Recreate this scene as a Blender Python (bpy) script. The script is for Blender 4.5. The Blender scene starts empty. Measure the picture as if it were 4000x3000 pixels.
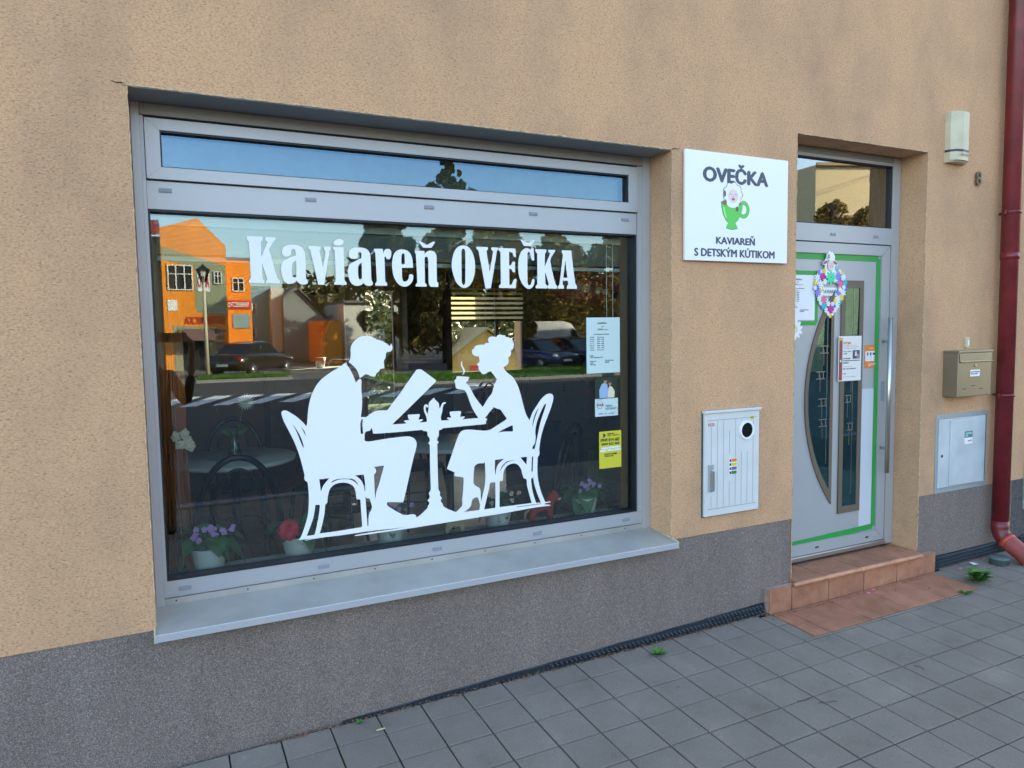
import bpy, bmesh, math, random
from mathutils import Vector, Matrix
random.seed(7)
S = bpy.context.scene
COL = S.collection
R_ = math.radians

# ------------------------------------------------------------------ camera, sky, sun, exposure
CAM = Vector((0.0, -2.9914, 1.6733))
RW = Vector((0.899644, -0.436367, -0.015016)); DN = Vector((-0.046447, -0.061449, -0.997029)); FW = Vector((0.434148, 0.897668, -0.075550))
FPX = 2807.15
cam = bpy.data.objects.new('camera', bpy.data.cameras.new('camera')); COL.objects.link(cam)
m = Matrix.Identity(4)
for i in range(3):
    m[i][0] = RW[i]; m[i][1] = -DN[i]; m[i][2] = -FW[i]; m[i][3] = CAM[i]
cam.matrix_world = m
cam.data.sensor_width = 36; cam.data.lens = FPX / 4000 * 36
cam.data.clip_start = 0.02; cam.data.clip_end = 2000
S.camera = cam
SUN_AZ, SUN_EL = R_(48), R_(24)              # azimuth from +y towards +x: the sun is low behind the cafe
W = bpy.data.worlds.new('World'); S.world = W; W.use_nodes = True
wn = W.node_tree.nodes; wn.clear()
sk = wn.new('ShaderNodeTexSky'); sk.sky_type = 'NISHITA'; sk.sun_disc = False
sk.sun_elevation = SUN_EL; sk.sun_rotation = SUN_AZ
sk.dust_density = 1.4; sk.air_density = 1.0; sk.ozone_density = 0.0
bg = wn.new('ShaderNodeBackground'); bg.inputs[1].default_value = 0.15
wo = wn.new('ShaderNodeOutputWorld')
W.node_tree.links.new(sk.outputs[0], bg.inputs[0]); W.node_tree.links.new(bg.outputs[0], wo.inputs[0])
sl = bpy.data.lights.new('sun', 'SUN'); sl.energy = 4.6; sl.angle = R_(0.5); sl.color = (1, .82, .58)
so = bpy.data.objects.new('sun', sl); COL.objects.link(so)
sdir = Vector((math.sin(SUN_AZ) * math.cos(SUN_EL), math.cos(SUN_AZ) * math.cos(SUN_EL), math.sin(SUN_EL)))
so.rotation_euler = sdir.to_track_quat('Z', 'Y').to_euler()
S.view_settings.view_transform = 'Standard'; S.view_settings.look = 'None'
S.view_settings.exposure = 2.45; S.view_settings.gamma = 1
S.render.engine = 'CYCLES'
S.cycles.use_denoising = True
S.cycles.max_bounces = 7; S.cycles.transparent_max_bounces = 12; S.cycles.glossy_bounces = 4; S.cycles.diffuse_bounces = 3
S.cycles.sample_clamp_indirect = 6

# ------------------------------------------------------------------ pixel -> real plane (4000x3000 photograph)
def ray(px, py):
    u, v = (px - 2000) / FPX, (py - 1500) / FPX
    return RW * u + DN * v + FW
def at(px, py, Y=0.0):
    d = ray(px, py); return CAM + d * ((Y - CAM.y) / d.y)
def gz(x, y): return .0107 * x + .0277 * y

# ------------------------------------------------------------------ tags, objects
def lin(c): return tuple(((v / 255) / 12.92 if v / 255 <= .04045 else ((v / 255 + .055) / 1.055) ** 2.4) for v in c)
def tag(o, label=None, cat=None, group=None, kind=None):
    if label: o['label'] = label
    if cat: o['category'] = cat
    if group: o['group'] = group
    if kind: o['kind'] = kind
    return o
def thing(name, label, cat, loc=(0, 0, 0), group=None, rz=0):
    o = bpy.data.objects.new(name, None); COL.objects.link(o); o.location = loc; o.rotation_euler = (0, 0, rz)
    o.empty_display_size = .1
    return tag(o, label, cat, group)
def root(o):
    while o.parent: o = o.parent
    return o
def put(name, me, m, parent=None, world=True):
    """link a mesh given in world coordinates (or local when world=False) as one object"""
    me.name = name
    if m: me.materials.clear(); [me.materials.append(x) for x in (m if isinstance(m, (list, tuple)) else [m])]
    o = bpy.data.objects.new(name, me); COL.objects.link(o)
    if parent:
        if world: me.transform(Matrix.Translation(-Vector(root(parent).location)))
        o.parent = parent
    elif world and me.vertices:
        xs = [v.co for v in me.vertices]
        c = Vector(((min(v.x for v in xs) + max(v.x for v in xs)) / 2, (min(v.y for v in xs) + max(v.y for v in xs)) / 2, min(v.z for v in xs)))
        me.transform(Matrix.Translation(-c)); o.location = c
    return o
def dup(o, parent=None):
    c = o.copy(); COL.objects.link(c); c.parent = parent
    for ch in list(o.children): dup(ch, c)
    return c

class MB:
    def __init__(s): s.v = []; s.f = []; s.mi = []; s.sm = []
    def add(s, vs, fs, mi=0, smooth=False, M=None):
        b = len(s.v)
        s.v += [tuple(M @ Vector(v)) if M else tuple(v) for v in vs]
        for f in fs: s.f.append([b + i for i in f]); s.mi.append(mi); s.sm.append(smooth)
        return s
    def box(s, x0, x1, y0, y1, z0, z1, mi=0, M=None, bev=0):
        if bev:
            bm = bmesh.new(); bmesh.ops.create_cube(bm, size=1)
            for v in bm.verts: v.co = Vector((x0 + (v.co.x + .5) * (x1 - x0), y0 + (v.co.y + .5) * (y1 - y0), z0 + (v.co.z + .5) * (z1 - z0)))
            bmesh.ops.bevel(bm, geom=bm.edges[:], offset=bev, segments=2, profile=.5, affect='EDGES')
            s.bm(bm, mi, False, M); return s
        vs = [(x0, y0, z0), (x1, y0, z0), (x1, y1, z0), (x0, y1, z0), (x0, y0, z1), (x1, y0, z1), (x1, y1, z1), (x0, y1, z1)]
        return s.add(vs, [(3, 2, 1, 0), (4, 5, 6, 7), (0, 1, 5, 4), (1, 2, 6, 5), (2, 3, 7, 6), (3, 0, 4, 7)], mi, False, M)
    def bm(s, bm, mi=0, smooth=False, M=None):
        bm.verts.index_update()
        s.add([v.co[:] for v in bm.verts], [[v.index for v in f.verts] for f in bm.faces], mi, smooth, M); bm.free(); return s
    def lathe(s, prof, c=(0, 0, 0), n=24, mi=0, M=None, smooth=True):
        vs = []; fs = []
        for r, z in prof:
            for k in range(n):
                a = 2 * math.pi * k / n; vs.append((c[0] + r * math.cos(a), c[1] + r * math.sin(a), c[2] + z))
        for i in range(len(prof) - 1):
            for k in range(n): fs.append((i * n + k, i * n + (k + 1) % n, (i + 1) * n + (k + 1) % n, (i + 1) * n + k))
        fs.append(list(range(n))[::-1]); fs.append([(len(prof) - 1) * n + k for k in range(n)])
        return s.add(vs, fs, mi, smooth, M)
    def tube(s, pts, r, n=8, mi=0, closed=False, caps=True, M=None):
        pts = [Vector(p) for p in pts]; N = len(pts); rr = r if isinstance(r, (list, tuple)) else [r] * N
        vs = []; fs = []; up = None
        for i, p in enumerate(pts):
            a = pts[(i - 1) % N] if (i or closed) else p; b = pts[(i + 1) % N] if (i < N - 1 or closed) else p
            t = (b - a)
            t = t.normalized() if t.length > 1e-9 else Vector((0, 0, 1))
            if up is None: up = t.orthogonal().normalized()
            up = (up - t * up.dot(t)); up = up.normalized() if up.length > 1e-6 else t.orthogonal().normalized()
            w = t.cross(up)
            for k in range(n):
                q = 2 * math.pi * k / n; vs.append(tuple(p + up * rr[i] * math.cos(q) + w * rr[i] * math.sin(q)))
        for i in range(N if closed else N - 1):
            j = (i + 1) % N
            for k in range(n): fs.append((i * n + k, i * n + (k + 1) % n, j * n + (k + 1) % n, j * n + k))
        if not closed and caps: fs.append(list(range(n))[::-1]); fs.append([(N - 1) * n + k for k in range(n)])
        return s.add(vs, fs, mi, True, M)
    def ell(s, c, r, n=12, mi=0, M=None, amp=0, seed=0):
        rnd = random.Random(seed); vs = []; fs = []; h = n // 2
        for i in range(h + 1):
            th = math.pi * i / h
            for k in range(n):
                ph = 2 * math.pi * k / n; q = 1 + amp * (rnd.random() - .5)
                vs.append((c[0] + r[0] * math.sin(th) * math.cos(ph) * q, c[1] + r[1] * math.sin(th) * math.sin(ph) * q, c[2] + r[2] * math.cos(th) * q))
        for i in range(h):
            for k in range(n): fs.append((i * n + k, (i + 1) * n + k, (i + 1) * n + (k + 1) % n, i * n + (k + 1) % n))
        return s.add(vs, fs, mi, True, M)
    def quad(s, a, b, c, d, mi=0): return s.add([a, b, c, d], [(0, 1, 2, 3)], mi)
    def mesh(s, merge=False):
        me = bpy.data.meshes.new('m'); me.from_pydata(s.v, [], s.f)
        for p, mi, sm in zip(me.polygons, s.mi, s.sm): p.material_index = mi; p.use_smooth = sm
        if merge:
            b = bmesh.new(); b.from_mesh(me); bmesh.ops.remove_doubles(b, verts=b.verts, dist=1e-5); b.to_mesh(me); b.free()
        me.update(); return me
    def put(s, name, m, parent=None, world=True, **k): return put(name, s.mesh(), m, parent, world)

def loft(sections, smooth=True):
    """closed-ring sections of equal length"""
    mb = MB(); n = len(sections[0]); vs = [p for r in sections for p in r]; fs = []
    for i in range(len(sections) - 1):
        for k in range(n): fs.append((i * n + k, i * n + (k + 1) % n, (i + 1) * n + (k + 1) % n, (i + 1) * n + k))
    fs.append(list(range(n))[::-1]); fs.append([(len(sections) - 1) * n + k for k in range(n)])
    return mb.add(vs, fs, 0, smooth)

# ------------------------------------------------------------------ flat shapes and lettering
def smooth_loop(pts, n=4, lim=48):
    N = len(pts); P = [Vector((p[0], p[1])) for p in pts]; out = []
    def sharp(i):
        a = P[i] - P[i - 1]; b = P[(i + 1) % N] - P[i]
        if a.length < 1e-6 or b.length < 1e-6: return True
        return math.degrees(a.angle(b)) > lim
    sh = [sharp(i) for i in range(N)]
    for i in range(N):
        p1, p2 = P[i], P[(i + 1) % N]; d = (p2 - p1)
        p0 = P[i - 1] if not sh[i] else p1 - d * .6; p3 = P[(i + 2) % N] if not sh[(i + 1) % N] else p2 + d * .6
        k = n if not (sh[i] and sh[(i + 1) % N]) else 1
        # centripetal-ish tangents limited by the segment length
        m1 = (p2 - p0) * .5; m2 = (p3 - p1) * .5; L = d.length
        if m1.length > L: m1 *= L / m1.length
        if m2.length > L: m2 *= L / m2.length
        for j in range(k):
            t = j / k; t2 = t * t; t3 = t2 * t
            out.append(p1 * (2 * t3 - 3 * t2 + 1) + m1 * (t3 - 2 * t2 + t) + p2 * (-2 * t3 + 3 * t2) + m2 * (t3 - t2))
    return [(p.x, p.y) for p in out]
def flat(loops, th=.0006, name='f'):
    """2-D loops (x, z), holes by even-odd, as a thin plate in the x-z plane facing -y (front at y=0)"""
    cu = bpy.data.curves.new(name, 'CURVE'); cu.dimensions = '2D'; cu.fill_mode = 'BOTH'; cu.extrude = th / 2
    for L in loops:
        sp = cu.splines.new('POLY'); sp.points.add(len(L) - 1)
        for i, p in enumerate(L): sp.points[i].co = (p[0], p[1], 0, 1)
        sp.use_cyclic_u = True
    o = bpy.data.objects.new(name, cu); me = bpy.data.meshes.new_from_object(o)
    bpy.data.objects.remove(o); bpy.data.curves.remove(cu)
    me.transform(Matrix(((1, 0, 0, 0), (0, 0, -1, th / 2), (0, 1, 0, 0), (0, 0, 0, 1))))
    return me
def text(s, box, y, bold=0., th=.0005, slant=0):
    """lettering fitted into box=(x0,z0,x1,z1) on the plane y, facing -y"""
    cu = bpy.data.curves.new('t', 'FONT'); cu.body = s; cu.size = 1; cu.offset = bold; cu.extrude = 0.001; cu.resolution_u = 3; cu.shear = slant
    o = bpy.data.objects.new('t', cu); me = bpy.data.meshes.new_from_object(o)
    bpy.data.objects.remove(o); bpy.data.curves.remove(cu)
    xs = [v.co.x for v in me.vertices]; ys = [v.co.y for v in me.vertices]
    if not xs: return me
    x0, x1, y0, y1 = min(xs), max(xs), min(ys), max(ys)
    sx = (box[2] - box[0]) / (x1 - x0); sy = (box[3] - box[1]) / (y1 - y0)
    for v in me.vertices:
        v.co = Vector((box[0] + (v.co.x - x0) * sx, y - (v.co.z + .001) / .002 * th, box[1] + (v.co.y - y0) * sy))
    return me
def join(meshes):
    mb = MB()
    for me, mi in meshes: mb.add([v.co[:] for v in me.vertices], [list(p.vertices) for p in me.polygons], mi)
    return mb.mesh()
def rrect(x0, z0, x1, z1, r=0, n=5):
    if not r: return [(x0, z0), (x1, z0), (x1, z1), (x0, z1)]
    o = []
    for cx, cz, a in ((x1 - r, z0 + r, -90), (x1 - r, z1 - r, 0), (x0 + r, z1 - r, 90), (x0 + r, z0 + r, 180)):
        for k in range(n + 1):
            q = R_(a + 90 * k / n); o.append((cx + r * math.cos(q), cz + r * math.sin(q)))
    return o
def oval(cx, cz, rx, rz, n=24): return [(cx + rx * math.cos(2 * math.pi * k / n), cz + rz * math.sin(2 * math.pi * k / n)) for k in range(n)]
def shift(me, y): me.transform(Matrix.Translation((0, y, 0))); return me

# ------------------------------------------------------------------ materials
def mat(name, c=(.5, .5, .5), rough=.6, metal=0, spec=.5, bump=None, var=None, coat=0, emit=None, alpha=None):
    """bump=(scale,strength,detail); var=(scale,amount) mottles the colour"""
    m = bpy.data.materials.new(name); m.use_nodes = True; nt = m.node_tree; N = nt.nodes; L = nt.links
    b = N['Principled BSDF']; b.inputs['Base Color'].default_value = (*c, 1); b.inputs['Roughness'].default_value = rough
    b.inputs['Metallic'].default_value = metal; b.inputs['Specular IOR Level'].default_value = spec
    if coat: b.inputs['Coat Weight'].default_value = coat
    tc = N.new('ShaderNodeTexCoord')
    if var:
        n = N.new('ShaderNodeTexNoise'); n.inputs['Scale'].default_value = var[0]; n.inputs['Detail'].default_value = 6
        L.new(tc.outputs['Object'], n.inputs['Vector'])
        r = N.new('ShaderNodeMapRange'); r.inputs[1].default_value = .3; r.inputs[2].default_value = .7
        r.inputs[3].default_value = 1 - var[1]; r.inputs[4].default_value = 1 + var[1]; L.new(n.outputs[0], r.inputs[0])
        mx = N.new('ShaderNodeVectorMath'); mx.operation = 'SCALE'; mx.inputs[0].default_value = c; L.new(r.outputs[0], mx.inputs['Scale'])
        L.new(mx.outputs[0], b.inputs['Base Color'])
    if bump:
        n = N.new('ShaderNodeTexNoise'); n.inputs['Scale'].default_value = bump[0]; n.inputs['Detail'].default_value = bump[2]
        L.new(tc.outputs['Object'], n.inputs['Vector'])
        bp = N.new('ShaderNodeBump'); bp.inputs['Strength'].default_value = bump[1]; bp.inputs['Distance'].default_value = .002
        L.new(n.outputs[0], bp.inputs['Height']); L.new(bp.outputs[0], b.inputs['Normal'])
    return m
def nodes(m): return m.node_tree.nodes, m.node_tree.links, m.node_tree.nodes['Principled BSDF']
def ramp(N, stops):
    r = N.new('ShaderNodeValToRGB'); e = r.color_ramp.elements
    e[0].position, e[0].color = stops[0][0], (*stops[0][1], 1); e[1].position, e[1].color = stops[-1][0], (*stops[-1][1], 1)
    for p, c in stops[1:-1]: k = e.new(p); k.color = (*c, 1)
    return r

def stucco():
    m = mat('scratched_render', rough=.92, spec=.2); N, L, b = nodes(m)
    tc = N.new('ShaderNodeTexCoord')
    def noise(sc, det=3, ro=.5, dist=0):
        n = N.new('ShaderNodeTexNoise'); n.inputs['Scale'].default_value = sc; n.inputs['Detail'].default_value = det
        n.inputs['Roughness'].default_value = ro; n.inputs['Distortion'].default_value = dist; L.new(tc.outputs['Object'], n.inputs['Vector']); return n
    gm = N.new('ShaderNodeMapping'); gm.inputs['Scale'].default_value = (.52, .52, 1); L.new(tc.outputs['Object'], gm.inputs['Vector'])
    g = noise(200, 4, .62, .8); L.new(gm.outputs[0], g.inputs['Vector'])                       # scratches and pits a few millimetres wide
    cr = ramp(N, [(.30, (.28, .16, .092)), (.41, (.50, .292, .163)), (.50, (.61, .36, .198)), (.70, (.68, .415, .235))])
    L.new(g.outputs[0], cr.inputs[0])
    big = noise(1.1, 5, .6); mid = noise(7, 4, .6)
    # grey weathering, strongest in rain streaks right of the door
    mp = N.new('ShaderNodeMapping'); mp.inputs['Scale'].default_value = (2.0, 1, .9); L.new(tc.outputs['Object'], mp.inputs['Vector'])
    st = N.new('ShaderNodeTexNoise'); st.inputs['Scale'].default_value = 1.3; st.inputs['Detail'].default_value = 6; L.new(mp.outputs[0], st.inputs['Vector'])
    ma = N.new('ShaderNodeMath'); ma.operation = 'MULTIPLY'; L.new(big.outputs[0], ma.inputs[0]); L.new(st.outputs[0], ma.inputs[1])
    mr = N.new('ShaderNodeMapRange'); mr.inputs[1].default_value = .20; mr.inputs[2].default_value = .36; mr.inputs[3].default_value = 0; mr.inputs[4].default_value = .55
    L.new(ma.outputs[0], mr.inputs[0])
    mm = N.new('ShaderNodeMath'); mm.operation = 'MULTIPLY'; L.new(mr.outputs[0], mm.inputs[0]); L.new(mid.outputs[0], mm.inputs[1])
    mi = N.new('ShaderNodeMix'); mi.data_type = 'RGBA'; L.new(mm.outputs[0], mi.inputs[0]); L.new(cr.outputs[0], mi.inputs[6]); mi.inputs[7].default_value = (.17, .14, .11, 1)
    L.new(mi.outputs[2], b.inputs['Base Color'])
    bp = N.new('ShaderNodeBump'); bp.inputs['Strength'].default_value = .9; bp.inputs['Distance'].default_value = .004
    L.new(g.outputs[0], bp.inputs['Height'])
    L.new(bp.outputs[0], b.inputs['Normal'])
    return m
def granules():
    m = mat('mosaic_plinth_render', rough=.75, spec=.35); N, L, b = nodes(m)
    tc = N.new('ShaderNodeTexCoord'); v = N.new('ShaderNodeTexVoronoi'); v.inputs['Scale'].default_value = 390; L.new(tc.outputs['Object'], v.inputs['Vector'])
    sp = N.new('ShaderNodeSeparateColor'); L.new(v.outputs['Color'], sp.inputs[0])
    cr = ramp(N, [(0, (.105, .083, .072)), (.4, (.165, .132, .113)), (.8, (.222, .178, .152)), (1, (.36, .30, .26))])
    L.new(sp.outputs[0], cr.inputs[0])
    n = N.new('ShaderNodeTexNoise'); n.inputs['Scale'].default_value = 2.2; n.inputs['Detail'].default_value = 8; n.inputs['Roughness'].default_value = .65; sm = N.new('ShaderNodeMapping'); sm.inputs['Scale'].default_value = (2.2, 1, .6); L.new(tc.outputs['Object'], sm.inputs['Vector']); L.new(sm.outputs[0], n.inputs['Vector'])
    mr = N.new('ShaderNodeMapRange'); mr.inputs[1].default_value = .32; mr.inputs[2].default_value = .66; mr.inputs[3].default_value = .90; mr.inputs[4].default_value = 1.09; L.new(n.outputs[0], mr.inputs[0])
    vm = N.new('ShaderNodeVectorMath'); vm.operation = 'SCALE'; L.new(cr.outputs[0], vm.inputs[0]); L.new(mr.outputs[0], vm.inputs['Scale'])
    L.new(vm.outputs[0], b.inputs['Base Color'])
    bp = N.new('ShaderNodeBump'); bp.inputs['Strength'].default_value = .6; bp.inputs['Distance'].default_value = .002; L.new(v.outputs['Distance'], bp.inputs['Height']); bp.invert = True
    L.new(bp.outputs[0], b.inputs['Normal']); return m
def concrete_tile():
    m = mat('grey_concrete_paver', rough=.85, spec=.3); N, L, b = nodes(m)
    g = N.new('ShaderNodeNewGeometry'); tc = N.new('ShaderNodeTexCoord')
    ra = N.new('ShaderNodeMapRange'); ra.inputs[3].default_value = .955; ra.inputs[4].default_value = 1.045; L.new(g.outputs['Random Per Island'], ra.inputs[0])
    n1 = N.new('ShaderNodeTexNoise'); n1.inputs['Scale'].default_value = 260; n1.inputs['Detail'].default_value = 2; L.new(tc.outputs['Object'], n1.inputs['Vector'])
    n2 = N.new('ShaderNodeTexNoise'); n2.inputs['Scale'].default_value = 3.5; n2.inputs['Detail'].default_value = 7; n2.inputs['Roughness'].default_value = .65; L.new(tc.outputs['Object'], n2.inputs['Vector'])
    c1 = ramp(N, [(.3, (.185, .160, .133)), (.55, (.218, .190, .158)), (.8, (.29, .26, .22))]); L.new(n1.outputs[0], c1.inputs[0])
    c2 = ramp(N, [(.28, (.74, .73, .70)), (.42, (.94, .94, .93)), (.56, (1.02, 1.02, 1.02)), (.66, (1.12, 1.12, 1.12)), (.74, (1.45, 1.45, 1.45))]); L.new(n2.outputs[0], c2.inputs[0])
    mx = N.new('ShaderNodeMix'); mx.data_type = 'RGBA'; mx.blend_type = 'MULTIPLY'; mx.inputs[0].default_value = 1; L.new(c1.outputs[0], mx.inputs[6]); L.new(c2.outputs[0], mx.inputs[7])
    vm = N.new('ShaderNodeVectorMath'); vm.operation = 'SCALE'; L.new(mx.outputs[2], vm.inputs[0]); L.new(ra.outputs[0], vm.inputs['Scale'])
    L.new(vm.outputs[0], b.inputs['Base Color'])
    bp = N.new('ShaderNodeBump'); bp.inputs['Strength'].default_value = .35; bp.inputs['Distance'].default_value = .0015; L.new(n1.outputs[0], bp.inputs['Height']); L.new(bp.outputs[0], b.inputs['Normal'])
    return m
def terracotta():
    m = mat('terracotta_tile', rough=.7, spec=.35); N, L, b = nodes(m)
    tc = N.new('ShaderNodeTexCoord'); g = N.new('ShaderNodeNewGeometry')
    n = N.new('ShaderNodeTexNoise'); n.inputs['Scale'].default_value = 9; n.inputs['Detail'].default_value = 8; n.inputs['Roughness'].default_value = .65; L.new(tc.outputs['Object'], n.inputs['Vector'])
    c = ramp(N, [(.25, (.23, .10, .056)), (.5, (.345, .155, .088)), (.75, (.43, .21, .125))]); L.new(n.outputs[0], c.inputs[0])
    ra = N.new('ShaderNodeMapRange'); ra.inputs[3].default_value = .88; ra.inputs[4].default_value = 1.1; L.new(g.outputs['Random Per Island'], ra.inputs[0])
    vm = N.new('ShaderNodeVectorMath'); vm.operation = 'SCALE'; L.new(c.outputs[0], vm.inputs[0]); L.new(ra.outputs[0], vm.inputs['Scale']); L.new(vm.outputs[0], b.inputs['Base Color'])
    bp = N.new('ShaderNodeBump'); bp.inputs['Strength'].default_value = .2; bp.inputs['Distance'].default_value = .002; L.new(n.outputs[0], bp.inputs['Height']); L.new(bp.outputs[0], b.inputs['Normal'])
    return m
def glass(name, tint=(.90, .95, .93), k=1.7, gl=(.95, 1, 1)):
    m = bpy.data.materials.new(name); m.use_nodes = True; nt = m.node_tree; N = nt.nodes; L = nt.links; N.clear()
    o = N.new('ShaderNodeOutputMaterial'); t = N.new('ShaderNodeBsdfTransparent'); t.inputs[0].default_value = (*tint, 1)
    g = N.new('ShaderNodeBsdfGlossy'); g.inputs['Roughness'].default_value = 0; g.inputs[0].default_value = (*gl, 1)
    f = N.new('ShaderNodeFresnel'); f.inputs[0].default_value = 1.5
    mu = N.new('ShaderNodeMath'); mu.operation = 'MULTIPLY'; mu.inputs[1].default_value = k; mu.use_clamp = True
    mx = N.new('ShaderNodeMixShader'); L.new(f.outputs[0], mu.inputs[0]); L.new(mu.outputs[0], mx.inputs[0]); L.new(t.outputs[0], mx.inputs[1]); L.new(g.outputs[0], mx.inputs[2])
    L.new(mx.outputs[0], o.inputs[0]); return m
def leafmat(name, a, c, sc=3.):
    m = mat(name, rough=.6, spec=.3); N, L, b = nodes(m)
    g = N.new('ShaderNodeNewGeometry'); r = ramp(N, [(0, a), (1, c)]); L.new(g.outputs['Random Per Island'], r.inputs[0]); L.new(r.outputs[0], b.inputs['Base Color'])
    b.inputs['Transmission Weight'].default_value = 0; b.inputs['Subsurface Weight'].default_value = 0
    return m

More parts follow.
